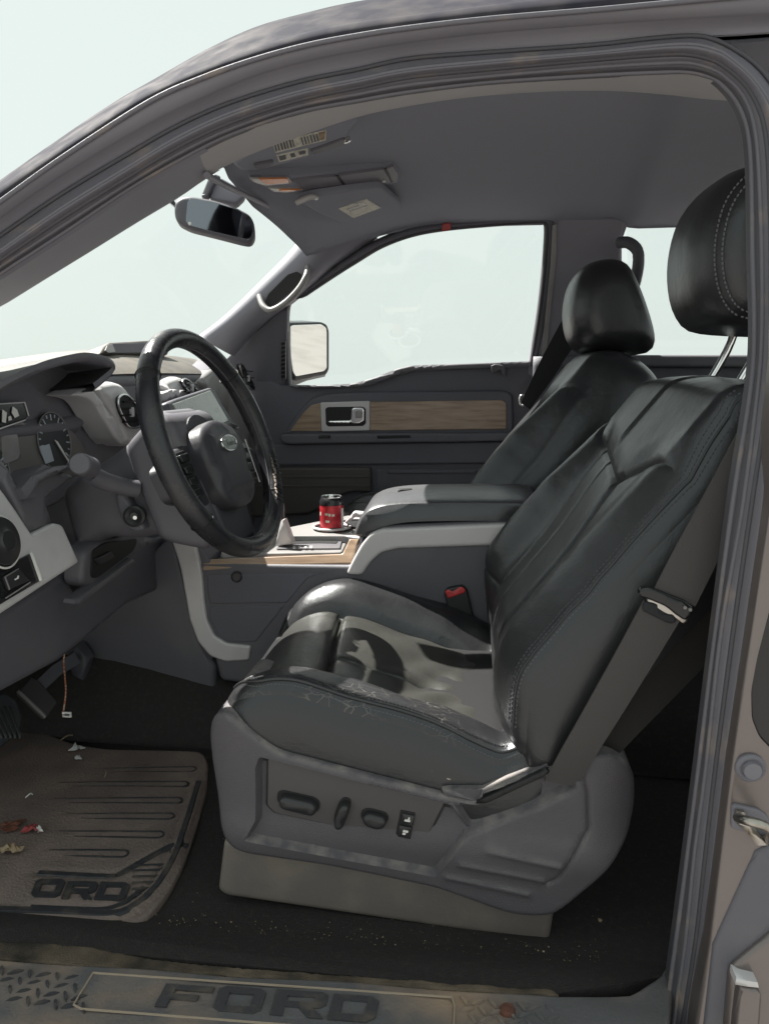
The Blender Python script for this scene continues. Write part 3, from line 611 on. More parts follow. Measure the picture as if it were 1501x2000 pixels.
# piping and twin rows of stitching along the outer edge of the cushion
def edge_row(dv, lift): return np.array([(x, -.262+dv+.050*np.clip((.082-x)/.055, 0, 1)**2) for x in np.linspace(.037, .455, 90)])
e1 = edge_row(.008, 0); rr = lambda P: CP(P, cush_h(P)-.022*(1-np.sqrt(np.clip(1-np.clip(1-segdist(P, cout, True)/.022, 0, 1)**2, 0, 1))))
tube('piping', rr(e1)+CP.n*.0008, .0026, 'leather', CUSH, n=8, up=(0, 1, .2))
for dv in (.0145, .003): stitches('stitching', rr(edge_row(dv, 0)), CP.n*.8+np.array((0, -.6, 0)), 'stitch', CUSH, .0036, .0016, .0007)
stitches('stitching', csurf([(x, np.interp(x, S_C[:, 0], S_C[:, 1])) for x in np.linspace(.15, .40, 50)], .002), CP.n, 'leather', CUSH, .004, .003, .0008)
# torn corner with foam showing at the back of the outer bolster
for c, s_ in (((1040, 1496), .010), ((1052, 1494), .007), ((1032, 1500), .006)):
    o_ = UY(*c, .905); pts = RNG.normal(size=(26, 3)); pts /= np.linalg.norm(pts, axis=1)[:, None]; bm = bmesh.new()
    for q in pts: bm.verts.new(o_+q*s_*RNG.uniform(.7, 1.1)*np.array((1, .7, .7))-base_of(SEAT))
    bmesh.ops.convex_hull(bm, input=bm.verts); me = bpy.data.meshes.new('torn_foam'); bm.to_mesh(me); bm.free(); me.materials.append(M['wornfoam']); fo_ = bpy.data.objects.new('torn_foam', me); COL.objects.link(fo_); fo_.parent = CUSH
for q in ([(840, 1508), (843, 1506), (844, 1518), (848, 1523), (843, 1525)], [(838, 1521), (851, 1520), (853, 1524), (840, 1526)], [(856, 1521), (862, 1522), (862, 1525), (857, 1524)], [(872, 1520), (880, 1522), (879, 1524), (872, 1523)]):
    slab('tear', q, PY(.879), 'wornfoam', CUSH, depth=.004, r=.0006)

# ---- backrest
BR = math.radians(38)
BK = Plane((-.024, 1.15, .300), (0, -1, 0), (math.sin(BR), 0, math.cos(BR)))     # first axis points outboard
L_ = .578
U_ = spline([(-.262, .452), (-.205, .440), (-.172, .410), (-.118, .398), (-.03, .386), (.055, .372), (.098, .366), (.130, .388), (.165, .408), (.21, .416), (.262, .418)])
B_I = spline([(-.116, .396), (-.112, .32), (-.103, .23), (-.098, .15), (-.105, .04)])
B_O = spline([(.100, .368), (.104, .30), (.104, .21), (.104, .12), (.112, .04)])
B_C = spline([(-.015, .382), (-.004, .28), (.004, .17), (.005, .04)])
B_L = spline([(-.262, .105), (-.18, .100), (-.105, .108)])
BCUT = [(U_, .008, .0045), (B_I, .010, .010), (B_O, .010, .010), (B_C, .005, .0022), (B_L, .006, .004)]
def bk_h(p):
    v, s_ = p[:, 0], p[:, 1]; av = np.abs(v); low = 1-smooth01((s_-.30)/.10)
    hb = np.interp(s_, [-.03, .06, .10, .14, .20, .30, .38, .46, .56], [.0, .010, .030, .044, .048, .044, .033, .025, .020])
    low_side = np.where(v > 0, .30, .92)     # the outboard bolster is crushed from years of sliding in
    h = low_side*hb*smooth01((av-.115)/.080) - np.where(v > 0, .026, .056-.024*smooth01((s_-.28)/.14))*smooth01((av-.200)/.064)
    h = h - .055*np.clip((.12-s_)/.10, 0, 1)**1.6
    h = h + .012*smooth01((s_-.22)/.15)*(1-smooth01((av-.10)/.06))
    top = smooth01((s_-np.interp(v, U_[:, 0], U_[:, 1])+.022)/.075)
    hu = np.where(v > 0, .022-.010*smooth01(av/.2), .026*(1-.45*(av/.27)**3)) - .028*smooth01((av-.215)/.05)
    h = h*(1-top) + hu*top
    h = h - .040*smooth01((s_-.505)/.075)**1.6
    h = h + .006*np.exp(-((s_-.2)/.1)**2)*np.exp(-(v/.07)**2)
    for poly, wd, dp in BCUT:
        if poly is U_: dp = dp*(1-.75*smooth01((av-.19)/.05))
        d = segdist(p, poly); h = h - dp*np.exp(-(d/(wd*.6))**2) - dp*.3*np.exp(-(d/(wd*2.4))**2)
    h = h + .0005*np.sin(55*s_+20*v+3*np.sin(25*s_))*smooth01((av-.1)/.05)*low
    return h
bout = rounded([(-.270, .02), (.270, .02), (.272, .24), (.264, .42), (.232, L_), (-.232, L_), (-.264, .42), (-.272, .24)], [.03, .03, .2, .1, .085, .085, .1, .2], 9)
def bregion(c):
    v, s_ = c[:, 0], c[:, 1]; r_ = np.zeros(len(c), int)
    up = s_ > np.interp(v, U_[:, 0], U_[:, 1]); vi = np.interp(s_, B_I[::-1, 1], B_I[::-1, 0]); vo = np.interp(s_, B_O[::-1, 1], B_O[::-1, 0])
    r_[up] = 1; r_[(~up) & (v > vi) & (v < vo)] = 2; return r_
objs = relief('backrest', bout, BK, 'leather', SEAT, h=bk_h, r=.026, depth=.135, step=.0070, bstep=.009, loops=5, bulge=.008, feats=[(U_, .008), (B_I, .008), (B_O, .008), (B_C, .004), (B_L, .005)],
              split=Split(bregion, [('backrest', 'leather', SEAT), ('shoulder_panel', 'leather', None), ('insert_panel', 'leather', None)], ('backrest_side', 'leather', None)))
BACK = objs[0]
def bsurf(p):
    p = np.array(p, float); d = segdist(p, bout, True); k = np.clip(1-d/.026, 0, 1); return BK(p, bk_h(p)-.026*(1-np.sqrt(np.clip(1-k*k, 0, 1))))
ed = np.array([(np.interp(s_, [0, .24, .42, .50, .54], [.268, .270, .260, .248, .236]), s_) for s_ in np.linspace(.05, .535, 110)])
def shift(P, d): q = P.copy(); q[:, 0] += d; return q
tube('seam_cord', bsurf(shift(ed, -.0085)), .0016, 'leather', BACK, n=6, up=(0, 1, 0))
nb = BK.n*.75+np.array((0, -.66, 0))
for d in (-.016, -.0115, -.0045): stitches('stitching', bsurf(shift(ed, d)), nb, 'stitch', BACK, .0040, .0018, .0009)
stitches('stitching', bsurf(np.stack([np.interp(np.linspace(.08, .378, 60), B_C[::-1, 1], B_C[::-1, 0]), np.linspace(.08, .378, 60)], 1)), BK.n, 'stitch', BACK, .0022, .0034, .0006)
# shell on the back of the seat
sh = rounded([(-.255, .06), (.255, .06), (.255, .40), (.215, .55), (-.215, .55), (-.255, .40)], .05, 6)
relief('back_shell', sh, BK.off(-.130), 'shell', SEAT, r=.004, depth=.055)

# ---- headrest with two posts
HO = np.array((.382, 1.15, .800))
hp_ = np.array([(-.050, .004), (-.074, .030), (-.086, .070), (-.088, .115), (-.078, .163), (-.052, .197), (-.015, .209), (.022, .198), (.050, .155), (.076, .095), (.094, .040), (.094, .010), (.072, -.004), (0, -.004)])
hp_ = spline(hp_, closed=True, n=44); cen = np.array((0, .09)); rows = []; vv = np.concatenate([[-.1345, -.133, -.129, -.123, -.115], np.linspace(-.105, .105, 15), [.115, .123, .129, .133, .1345]])
for v in vv:
    t = min(1, abs(v)/.135); k = .30+.70*(1-t**5)**.42; bow = -.016*(1-(v/.135)**2)
    g_ = (1-.055*math.exp(-((abs(v)-.114)/.005)**2)*.6)
    rows.append([HO+np.array((q[0]*k*g_+(bow if q[0] < 0 else 0)*min(1, abs(q[0])/.05), v, cen[1]+(q[1]-cen[1])*k*g_)) for q in hp_-np.array((0, 0))])
HEAD = loft('headrest', rows, 'leather', SEAT, closed=True, caps=True, sharp=60)
for v in (-.110, -.118):
    k = .30+.70*(1-(abs(v)/.135)**5)**.42; q = np.vstack([hp_, hp_[:1]]); pth = np.array([HO+np.array((a_*k*1.004-(.016*(1-(v/.135)**2)*min(1, abs(a_)/.05) if a_ < 0 else 0), v, .09+(b_-.09)*k*1.004)) for a_, b_ in q])
    nn = pth-(HO+np.array((0, v, .09))); stitches('stitching', pth, nn/np.linalg.norm(nn, axis=1)[:, None], 'stitch', HEAD, .0040, .0020, .0008)
for v in (-.068, .068):
    pth = spline([HO+np.array((.012, v, .03)), HO+np.array((-.004, v, -.025)), HO+np.array((-.038, v, -.095)), HO+np.array((-.058, v, -.14))], n=14)
    po = tube('headrest_post', pth, .0062, 'chrome', HEAD, n=12)
    lathe('post_collar', [(.004, .0), (.014, .0), (.015, -.004), (.012, -.012), (.012, -.02)], HO+np.array((-.032, v, -.078)), (.45, 0, .9), 'button', HEAD, n=16)

# ---- plastic side shield with switch panel
SH = PY(.868)
shield_px = [(398, 1448), (402, 1420), (420, 1398), (446, 1396), (480, 1425), (540, 1470), (700, 1512), (860, 1553), (932, 1568), (1050, 1514), (1072, 1500), (1130, 1496), (1165, 1474), (1200, 1480), (1232, 1504), (1250, 1545), (1250, 1600), (1236, 1648), (1190, 1700), (1110, 1772), (1080, 1792), (1030, 1794), (990, 1788), (850, 1738), (640, 1693), (480, 1668), (446, 1655), (430, 1625), (416, 1560), (402, 1490)]
so_ = rounded(SH.px(shield_px), .012, 4)
pan = SH.px([(520, 1484), (868, 1574), (826, 1658), (800, 1652), (534, 1596), (518, 1580)])
lip = SH.px([(498, 1500), (506, 1478), (880, 1572), (920, 1622), (850, 1712), (790, 1700), (480, 1636), (500, 1600)])
step_line = SH.px([(874, 1566), (906, 1634), (1060, 1576), (1110, 1520)])
rear_cut = SH.px([(1135, 1505), (1146, 1550), (1148, 1620), (1088, 1714), (1070, 1725)])
ribs = [SH.px(q) for q in ([(955, 1656), (1090, 1686)], [(900, 1683), (1058, 1716)], [(872, 1711), (1030, 1746)])]
scoop = SH.px([(884, 1570), (930, 1572), (1050, 1520), (1120, 1505), (1128, 1545), (1060, 1578), (912, 1632)])
def sh_h(p):
    ins = np.where(inside(p, lip), segdist(p, lip, True), 0); h = -.013*smooth01(ins/.0055)
    sc_ = np.where(inside(p, scoop), segdist(p, scoop, True), 0); h = h - .016*smooth01(sc_/.010)
    low = SH.px([(400, 1640)])[0][1]
    h = h + .008*np.exp(-((p[:, 1]-low-.012)/.03)**2)
    d = segdist(p, rear_cut); h = h - .004*np.exp(-(d/.0022)**2)
    for q in ribs: d = segdist(p, q); h = h + .0035*np.exp(-(d/.0042)**2)
    h = h - .05*np.clip((-.29-p[:, 0])/.09, 0, 1)**2 - .03*np.clip((p[:, 0]-.15)/.06, 0, 1)**2
    return h
SHIELD = relief('side_shield', so_, SH, 'shield', SEAT, h=sh_h, r=.008, depth=.20, step=.0065, bstep=.009, loops=4, feats=[(rear_cut, .003)]+[(q, .005) for q in ribs]+[(np.vstack([lip, lip[:1]]), .0055), (np.vstack([scoop, scoop[:1]]), .009)], sharp=60)
relief('panel_gap', rounded(pan.mean(0)+(pan-pan.mean(0))*1.018, .004), SH.off(-.0092), 'black', SEAT, r=.0005, depth=.010)
PANEL = relief('switch_panel', rounded(pan, .004), SH.off(-.0075), 'panel', SEAT, r=.002, depth=.012)
def switch(px, rise, dep, rnd, m='button', hollow=True):
    c = PANEL; pl = SH.off(-.0075)
    o = pl.px(px); ce = o.mean(0)
    relief('switch_well', rounded(ce+(o-ce)*1.16+np.array((-.0008, .0018)), rnd*1.2), pl.off(.0012), 'black', c, r=.0004, depth=.002)
    return relief('seat_switch', rounded(o, rnd), pl.off(rise), m, c, r=dep, depth=rise+.002, loops=4)
switch([(549, 1551), (558, 1548), (612, 1560), (621, 1568), (619, 1582), (610, 1586), (556, 1573), (548, 1566)], .014, .006, .004)
switch([(664, 1570), (672, 1562), (684, 1565), (684, 1578), (672, 1608), (662, 1612), (655, 1606), (656, 1592)], .015, .005, .004)
switch([(710, 1586), (722, 1582), (752, 1590), (757, 1600), (750, 1612), (736, 1614), (716, 1607), (709, 1598)], .012, .006, .005)
for q in ([(785, 1586), (810, 1591), (806, 1612), (781, 1607)], [(780, 1609), (805, 1614), (801, 1637), (776, 1631)]): b_ = switch(q, .004, .002, .0012)
pw = SH.off(-.002)
for q in ([(790, 1601), (801, 1603), (800, 1606), (789, 1604)], [(797, 1597), (800, 1598), (799, 1602), (796, 1601)], [(787, 1622), (797, 1624), (796, 1627), (786, 1625)], [(786, 1627), (792, 1628), (791, 1631), (785, 1630)]):
    slab('switch_mark', q, pw, 'white', PANEL, depth=.002, r=0)
# silver edged tray where the belt buckle strap enters, and the lower mounting bracket
slab('shield_slot', [(930, 1571), (944, 1560), (1066, 1504), (1072, 1510), (1062, 1518), (950, 1570)], PY(.862), 'black', SHIELD, depth=.02, r=.002)
slab('shield_ledge', [(862, 1546), (880, 1544), (942, 1546), (1030, 1514), (1068, 1496), (1072, 1502), (944, 1560), (930, 1570), (868, 1560)], PY(.866), 'shield', SHIELD, depth=.05, r=.006)
slab('seat_bracket', [(436, 1640), (640, 1660), (900, 1740), (1084, 1770), (1074, 1836), (1064, 1844), (440, 1752), (424, 1740)], PY(.897), 'bracket', SEAT, depth=.42, r=.008, round_=.010)
relief('seat_frame', [(-.31, .03), (.13, .02), (.16, .20), (.06, .24), (-.30, .26)], PY(.93), 'black', SEAT, r=.01, depth=.44)
relief('side_shield', np.array([(-.34, .14), (.16, .10), (.21, .22), (.10, .27), (-.30, .31)]), PY(1.40), 'shield', SEAT, r=.01, depth=.03)

# ---- passenger seat: the same pattern mirrored across the console
def copy_tree(o, parent=None):
    c = o.copy(); COL.objects.link(c)
    if parent is not None: c.parent = parent
    for ch in list(o.children): copy_tree(ch, c)
    return c
PSEAT = copy_tree(SEAT); PSEAT.location = (-.045, 1.885, .060); PSEAT.scale = (1, -1, 1)
for ch in PSEAT.children:
    if ch.name.startswith('headrest'): ch.location = (-.030, 0, -.064)
PSEAT['label'] = 'black leather passenger seat beyond the padded centre armrest'

# ================================================================== passenger door
DOOR = thing('car_door', 'dark passenger door with walnut trim strip and clear window', 'car door', (0, 2.3, 0))
D0 = PY(2.27)
slab('door_card', [(452, 700), (548, 752), (600, 754), (690, 752), (735, 740), (775, 724), (800, 717), (1042, 708), (1060, 720), (1060, 1500), (380, 1500), (430, 900)], D0, 'doordark', DOOR, depth=.07, r=.006)
slab('window_ledge', [(560, 752), (640, 752), (690, 749), (735, 736), (775, 720), (800, 714), (900, 710), (1036, 705), (1038, 716), (900, 721), (805, 725), (775, 733), (740, 747), (705, 756), (640, 758), (575, 758)], D0.off(.022), 'soft', DOOR, depth=.05, r=.006, round_=.01)
slab('sail_panel', [(440, 704), (470, 672), (520, 630), (548, 604), (562, 596), (556, 760), (500, 760)], TILT.off(.012), 'doordark', DOOR, depth=.03, r=.005)
glass_px = [(560, 760), (560, 604), (600, 576), (660, 536), (700, 511), (745, 485), (800, 464), (860, 452), (950, 443), (1063, 437), (1061, 500), (1051, 600), (1036, 712), (800, 724), (690, 760)]
slab('window_glass', glass_px, TILT.off(-.012), 'glass', DOOR, depth=.004, r=0)
inn = [(566, 756), (563, 606), (600, 578), (660, 538), (700, 513), (745, 486), (800, 465), (860, 453), (950, 444), (1050, 438), (1062, 442), (1060, 500), (1050, 600), (1033, 712)]
out_ = [(546, 760), (543, 608), (588, 566), (648, 524), (688, 497), (735, 470), (795, 447), (858, 435), (950, 427), (1060, 423), (1082, 433), (1080, 510), (1068, 615), (1048, 718)]
def ring(name, o_px, i_px, plane, m, parent, bulge=.01, back=.03):
    a_ = plane(resample(spline(plane.px(o_px)), n=90), 0); b_ = plane(resample(spline(plane.px(i_px)), n=90), 0); n_ = plane.n
    rows = [a_-n_*back]+[a_*(1-t)+b_*t+n_*bulge*math.sin(math.pi*t)**.6 for t in np.linspace(0, 1, 7)]+[b_-n_*back]
    return loft(name, rows, m, parent, sharp=60)
ring('window_frame', out_, inn, TILT, 'doordark', DOOR)
mid_o = [(x*.55+u_*.45, y*.55+w_*.45) for (x, y), (u_, w_) in zip(inn, out_)]
ring('window_seal', mid_o, inn, TILT.off(.004), 'sealdark', DOOR, .008, .02)
slab('red_tab', [(864, 437), (880, 436), (879, 450), (862, 452)], TILT.off(.018), 'redtape', DOOR, depth=.012, r=.001)
# raised surround, walnut strip in two lengths, handle bezel
slab('trim_surround', [(550, 850), (586, 800), (606, 778), (640, 768), (700, 765), (985, 762), (1001, 770), (1003, 848)], D0.off(.014), 'doordark', DOOR, depth=.03, r=.008, round_=.02)
slab('walnut_strip', [(566, 842), (592, 806), (608, 791), (626, 787), (627, 842)], D0.off(.018), 'wood', DOOR, depth=.01, r=.002, round_=.004)
slab('walnut_strip', [(722, 785), (980, 781), (988, 787), (988, 838), (722, 841)], D0.off(.018), 'wood', DOOR, depth=.01, r=.002, round_=.004)
bz = slab('handle_bezel', [(625, 786), (722, 783), (722, 841), (627, 843)], D0.off(.022), 'silver', DOOR, depth=.012, r=.003, round_=.005)
slab('handle_cup', [(635, 798), (640, 795), (709, 794), (714, 799), (714, 827), (709, 832), (641, 833), (636, 829)], D0.off(.0235), 'black', bz, depth=.006, r=.001, round_=.004)
slab('handle_lever', [(637, 822), (684, 821), (686, 800), (690, 796), (708, 796), (711, 801), (711, 822), (700, 828), (645, 827)], D0.off(.030), 'chrome', bz, depth=.006, r=.003, round_=.004)
slab('lock_slide', [(692, 803), (702, 801), (708, 806), (706, 816), (694, 817)], D0.off(.034), 'silverdark', bz, depth=.004, r=.002, round_=.003)
slab('arm_shelf', [(546, 848), (1010, 845), (1010, 858), (985, 862), (560, 868), (546, 862)], D0.off(.035), 'doordark', DOOR, depth=.05, r=.006, round_=.01)
slab('pull_cup', [(735, 851), (800, 850), (802, 855), (738, 857)], D0.off(.037), 'black', DOOR, depth=.004, r=.001)
slab('window_switch', [(622, 850), (645, 849), (644, 855), (622, 856)], D0.off(.040), 'button', DOOR, depth=.006, r=.001)
slab('lower_card', [(500, 868), (1010, 862), (1010, 905), (500, 910)], D0.off(.012), 'doordark', DOOR, depth=.02, r=.006, round_=.01)
slab('map_pocket', [(470, 914), (724, 913), (724, 962), (690, 960), (660, 968), (640, 988), (600, 1004), (470, 1010)], D0.off(.020), 'doorgrey', DOOR, depth=.03, r=.006, round_=.008)
for y in (930, 948): slab('pocket_rib', [(480, y), (720, y-1), (720, y+3), (480, y+4)], D0.off(.0225), 'doorgrey', DOOR, depth=.004, r=.001)
slab('speaker_grille', [(735, 916), (950, 914), (950, 1010), (735, 1010)], D0.off(.010), 'plastic2', DOOR, depth=.02, r=.004, round_=.01)
slab('grille_bar', [(755, 918), (930, 917), (930, 924), (757, 925)], D0.off(.016), 'doordark', DOOR, depth=.008, r=.002)
slab('belt_stop', [(958, 714), (966, 711), (980, 713), (986, 720), (986, 735), (981, 734), (978, 722), (960, 730)], D0.off(.030), 'plastic', DOOR, depth=.02, r=.003, round_=.003)
slab('vent_slats', [(548, 668), (557, 668), (558, 742), (549, 744)], TILT.off(.030), 'plastic2', DOOR, depth=.01, r=.002)
for i in range(9): slab('vent_slat', [(549, 670+i*8), (557, 669+i*8), (557, 673+i*8), (549, 675+i*8)], TILT.off(.034), 'black', DOOR, depth=.006, r=0)
# exterior mirror carried by the door
mO = UY(604, 684, 2.46); mp = Plane(mO, (.55, .80, .12), (0.10, -.05, 1))
mh = slab('side_mirror', [(563, 633), (570, 630), (630, 629), (640, 634), (644, 646), (644, 722), (638, 733), (600, 741), (578, 745), (572, 737), (566, 700)], mp, 'gloss', DOOR, depth=.09, r=.008, round_=.01)
slab('mirror_glass', [(567, 637), (573, 635), (627, 633), (637, 640), (638, 650), (638, 719), (632, 725), (578, 735), (573, 728), (568, 695)], mp.off(.0015), 'mirror', mh, depth=.003, r=.001, round_=.006)
slab('mirror_foot', [(575, 733), (640, 724), (636, 736), (600, 744), (580, 752), (570, 756)], mp.off(-.01), 'silverdark', mh, depth=.05, r=.004)

# ================================================================== dashboard
DASH = thing('dashboard', 'grey dashboard with instrument cluster and dusty sunlit top', 'dashboard', (-.8, 1.5, .4))
# main body profile swept across the car
prof = [(-1.10, .768), (-.95, .786), (-.86, .792), (-.80, .781), (-.705, .742), (-.694, .728), (-.705, .714), (-.72, .705), (-.72, .60), (-.70, .45), (-.72, .36), (-.80, .33), (-1.10, .33)]
pr = rounded(prof, .012, 4)
def fall(x, y): return .075*float(smooth01((1.62-y)/.22))*float(smooth01((-.77-x)/.10))
def dash_row(y):
    lift = .008*math.exp(-((y-1.95)/.35)**2); low = .075*float(smooth01((1.36-y)/.10)); return [(x+.035*math.exp(-((y-2.25)/.25)**2)*-1, y, z+((lift-max(low, fall(x, y))) if z > .7 else 0)) for x, z in pr]
loft('dash_body', [dash_row(y) for y in np.linspace(.80, 2.24, 30)], 'soft', DASH, closed=True, caps=True, sharp=45)
rows = [[(x-.035*math.exp(-((y-2.25)/.25)**2), y, z+.0035+.008*math.exp(-((y-1.95)/.35)**2)+.002*math.sin(9*y)-fall(x, y)) for x, z in ((-1.09, .769), (-.95, .786), (-.90, .790), (-.86, .792), (-.83, .789), (-.80, .781), (-.75, .762), (-.715, .747), (-.702, .739))] for y in np.linspace(1.355, 2.22, 34)]
loft('dash_top_pad', rows, 'dashtop', DASH)
# instrument hood: arched brow over the cluster
HD = PXp(-.655)
lipP = [(-70, 790), (-30, 768), (0, 747), (40, 727), (80, 710), (120, 699), (160, 692), (192, 696), (212, 704), (219, 713), (212, 724), (196, 738), (178, 752)]
lip2 = np.array([UX(x, y, -.640) for x, y in resample(spline(lipP), n=50)])
outer = lip2+np.array((-.36, .0, -.01)); outer[:, 1] = 1.15+(outer[:, 1]-1.15)*.80; outer[:, 2] = np.minimum(outer[:, 2]-.045, .73)
inn2 = lip2+np.array((-.10, 0, -.016)); inn2[:, 1] = 1.13+(inn2[:, 1]-1.13)*.93
rows = [outer]+[outer*(1-t)+lip2*t+np.array((0, 0, .004*math.sin(math.pi*t))) for t in (.25, .5, .75, .9)]+[lip2+np.array((.004, 0, .003)), lip2+np.array((.007, 0, -.004)), lip2+np.array((.002, 0, -.011))]+[(lip2+np.array((.002, 0, -.011)))*(1-t)+inn2*t for t in (.4, .8, 1)]
loft('instrument_hood', rows[:6], 'hood', DASH, sharp=60)
loft('hood_lining', rows[5:], 'soft', DASH, sharp=60)
# cluster back panel, lens and gauges
CL = Plane((-.702, 1.15, .62), (0, 1, 0), (-.10, 0, 1))
slab('cluster_panel', [(-90, 800), (0, 745), (120, 700), (215, 715), (262, 860), (215, 910), (110, 985), (-90, 1060)], CL.off(-.004), 'soft', DASH, depth=.03, r=.004)
cl = slab('cluster_face', [(-90, 850), (0, 800), (60, 830), (120, 812), (165, 870), (176, 900), (150, 930), (80, 950), (20, 1000), (-90, 1060)], CL.off(.004), 'cluster', DASH, depth=.01, r=.004, round_=.02)
slab('switch_strip', [(-90, 800), (0, 788), (48, 785), (57, 812), (50, 820), (0, 837), (-90, 860)], CL.off(.014), 'gloss', cl, depth=.01, r=.002, round_=.004)
ps = CL.off(.0165)
for q in ([(6, 800), (14, 806), (12, 826), (5, 824)], [(26, 794), (34, 800), (38, 812), (30, 816), (24, 806)], [(17, 814), (22, 812), (24, 820), (18, 822)]): slab('switch_mark', q, ps, 'white', cl, depth=.001, r=0)
for q in ([(0, 788), (48, 785), (48, 787), (0, 790)], [(0, 836), (50, 819), (51, 821), (0, 839)], [(48, 785), (50, 785), (58, 812), (56, 812)]): slab('bezel_line', q, ps.off(-.001), 'silver', cl, depth=.001, r=0)
def gauge(cx, cy, rx, n0=-40, n1=220, k=9):
    c = CL.px([(cx, cy)])[0]; R_ = .048; pl = CL.off(.006)
    th = np.linspace(0, 2*math.pi, 40, endpoint=False); g_ = relief('gauge', np.stack([c[0]+R_*np.cos(th), c[1]+R_*np.sin(th)], 1), pl, 'gauge', cl, r=.001, depth=.004)
    rim = pl(np.stack([c[0]+R_*np.cos(th), c[1]+R_*np.sin(th)], 1), .0012); tube('gauge_rim', rim, .0008, 'silverdark', g_, n=6, up=(1, 0, 0), closed=True)
    for i in range(k*2-1):
        a_ = math.radians(n0+(n1-n0)*i/(2*k-2)); e = np.array((math.cos(a_), math.sin(a_))); f_ = np.array((-e[1], e[0])); l0 = R_*(.72 if i % 2 == 0 else .82)
        relief('gauge_tick', [c+e*l0-f_*.0011, c+e*R_*.93-f_*.0011, c+e*R_*.93+f_*.0011, c+e*l0+f_*.0011], pl.off(.0012), 'gaugemark', g_, r=0, depth=.0008)
    relief('needle', [c+np.array((-.004, .002)), c+np.array((.004, -.002)), c+np.array((.030, -.038)), c+np.array((.027, -.040))], pl.off(.004), 'white', g_, r=0, depth=.001)
    return g_
gauge(100, 862, 30); gauge(-30, 925, 30)
slab('message_screen', [(4, 852), (34, 842), (42, 895), (8, 908)], CL.off(.0075), 'silverdark', cl, depth=.003, r=.001)
slab('pale_marker', [(78, 873), (97, 867), (106, 900), (90, 906)], CL.off(.0085), 'gaugemark', cl, depth=.001, r=0)  # plain pale block on the cluster face
# silver bezel right of the cluster, centre stack with vents and display
SF = PXp(-.675)
slab('centre_stack', [(160, 772), (175, 758), (232, 744), (250, 752), (300, 742), (352, 736), (385, 748), (430, 700), (455, 760), (505, 850), (520, 1000), (400, 1120), (330, 1060), (238, 868)], PXp(-.70), 'soft', DASH, depth=.06, r=.006)
slab('silver_bezel', [(144, 772), (172, 757), (184, 762), (200, 780), (225, 815), (243, 848), (240, 870), (226, 856), (206, 822), (188, 790), (178, 780), (166, 776)], PXp(-.655), 'silver', DASH, depth=.05, r=.006, round_=.006)
vp = slab('vent_pod', [(174, 757), (200, 750), (228, 745), (242, 748), (256, 762), (278, 796), (290, 830), (282, 870), (246, 872), (226, 818), (204, 786), (186, 764)], PXp(-.662), 'silver', DASH, depth=.05, r=.018, round_=.012)
def vent(px, X, parent, n=5):
    pl = PXp(X); o = spline(pl.px(px), closed=True, n=36)
    v = relief('air_vent', o, pl.off(.003), 'black', parent, r=.001, depth=.01)
    tube('vent_ring', pl(o, .004), .0022, 'chrome', v, n=8, up=(1, 0, 0), closed=True)
    lo, hi = o.min(0), o.max(0); c = o.mean(0)
    for i in range(1, n):
        z = lo[1]+(hi[1]-lo[1])*i/n; w_ = .78*(hi[0]-lo[0])/2*math.sqrt(max(.05, 1-((z-c[1])/(hi[1]-c[1]))**2))
        relief('vent_blade', [(c[0]-w_, z-.0016), (c[0]+w_, z-.0016), (c[0]+w_, z+.0016), (c[0]-w_, z+.0016)], pl.off(.007), 'gloss', v, r=0, depth=.006)
    relief('vent_tab', [(c[0]-.004, c[1]-.009), (c[0]+.004, c[1]-.009), (c[0]+.004, c[1]+.009), (c[0]-.004, c[1]+.009)], pl.off(.010), 'silver', v, r=.001, depth=.008)
vent([(228, 778), (238, 771), (252, 778), (268, 798), (276, 815), (270, 832), (250, 834), (238, 816), (229, 795)], -.660, vp)
vp2 = slab('vent_pod', [(318, 752), (340, 740), (356, 735), (370, 742), (385, 764), (392, 790), (340, 800), (330, 776)], PXp(-.668), 'silver', DASH, depth=.05, r=.018, round_=.012)
vent([(353, 745), (358, 740), (368, 745), (382, 762), (386, 770), (374, 770), (360, 758)], -.666, vp2, 4)
slab('stack_crossbar', [(320, 768), (344, 760), (366, 762), (350, 776), (324, 786)], PXp(-.655), 'trimlight', DASH, depth=.03, r=.006, round_=.006)
DP = Plane((-.612, 1.55, .68), (0, 1, 0), (-.34, 0, 1))
scb = slab('display_bezel', [(326, 786), (344, 778), (412, 756), (420, 762), (456, 824), (470, 836), (440, 850), (400, 862), (350, 850)], DP, 'plastic2', DASH, depth=.06, r=.006, round_=.006)
slab('display_screen', [(338, 789), (412, 762), (447, 822), (425, 832), (396, 842), (366, 846)], DP.off(.002), 'screen', scb, depth=.004, r=.001, round_=.002)
slab('display_buttons', [(424, 833), (447, 823), (466, 832), (440, 846)], DP.off(.003), 'gloss', scb, depth=.004, r=.001)
slab('passenger_fascia', [(386, 746), (430, 712), (444, 704), (466, 730), (490, 780), (505, 850), (500, 900), (470, 880), (440, 800)], PXp(-.690), 'silverdark', DASH, depth=.05, r=.012, round_=.015)
vent([(466, 715), (472, 713), (482, 730), (494, 752), (496, 762), (488, 760), (476, 742)], -.684, DASH, 4)
slab('glovebox', [(500, 760), (520, 800), (530, 880), (520, 1000), (470, 1040), (440, 900)], PXp(-.72), 'doordark', DASH, depth=.05, r=.02, round_=.03)
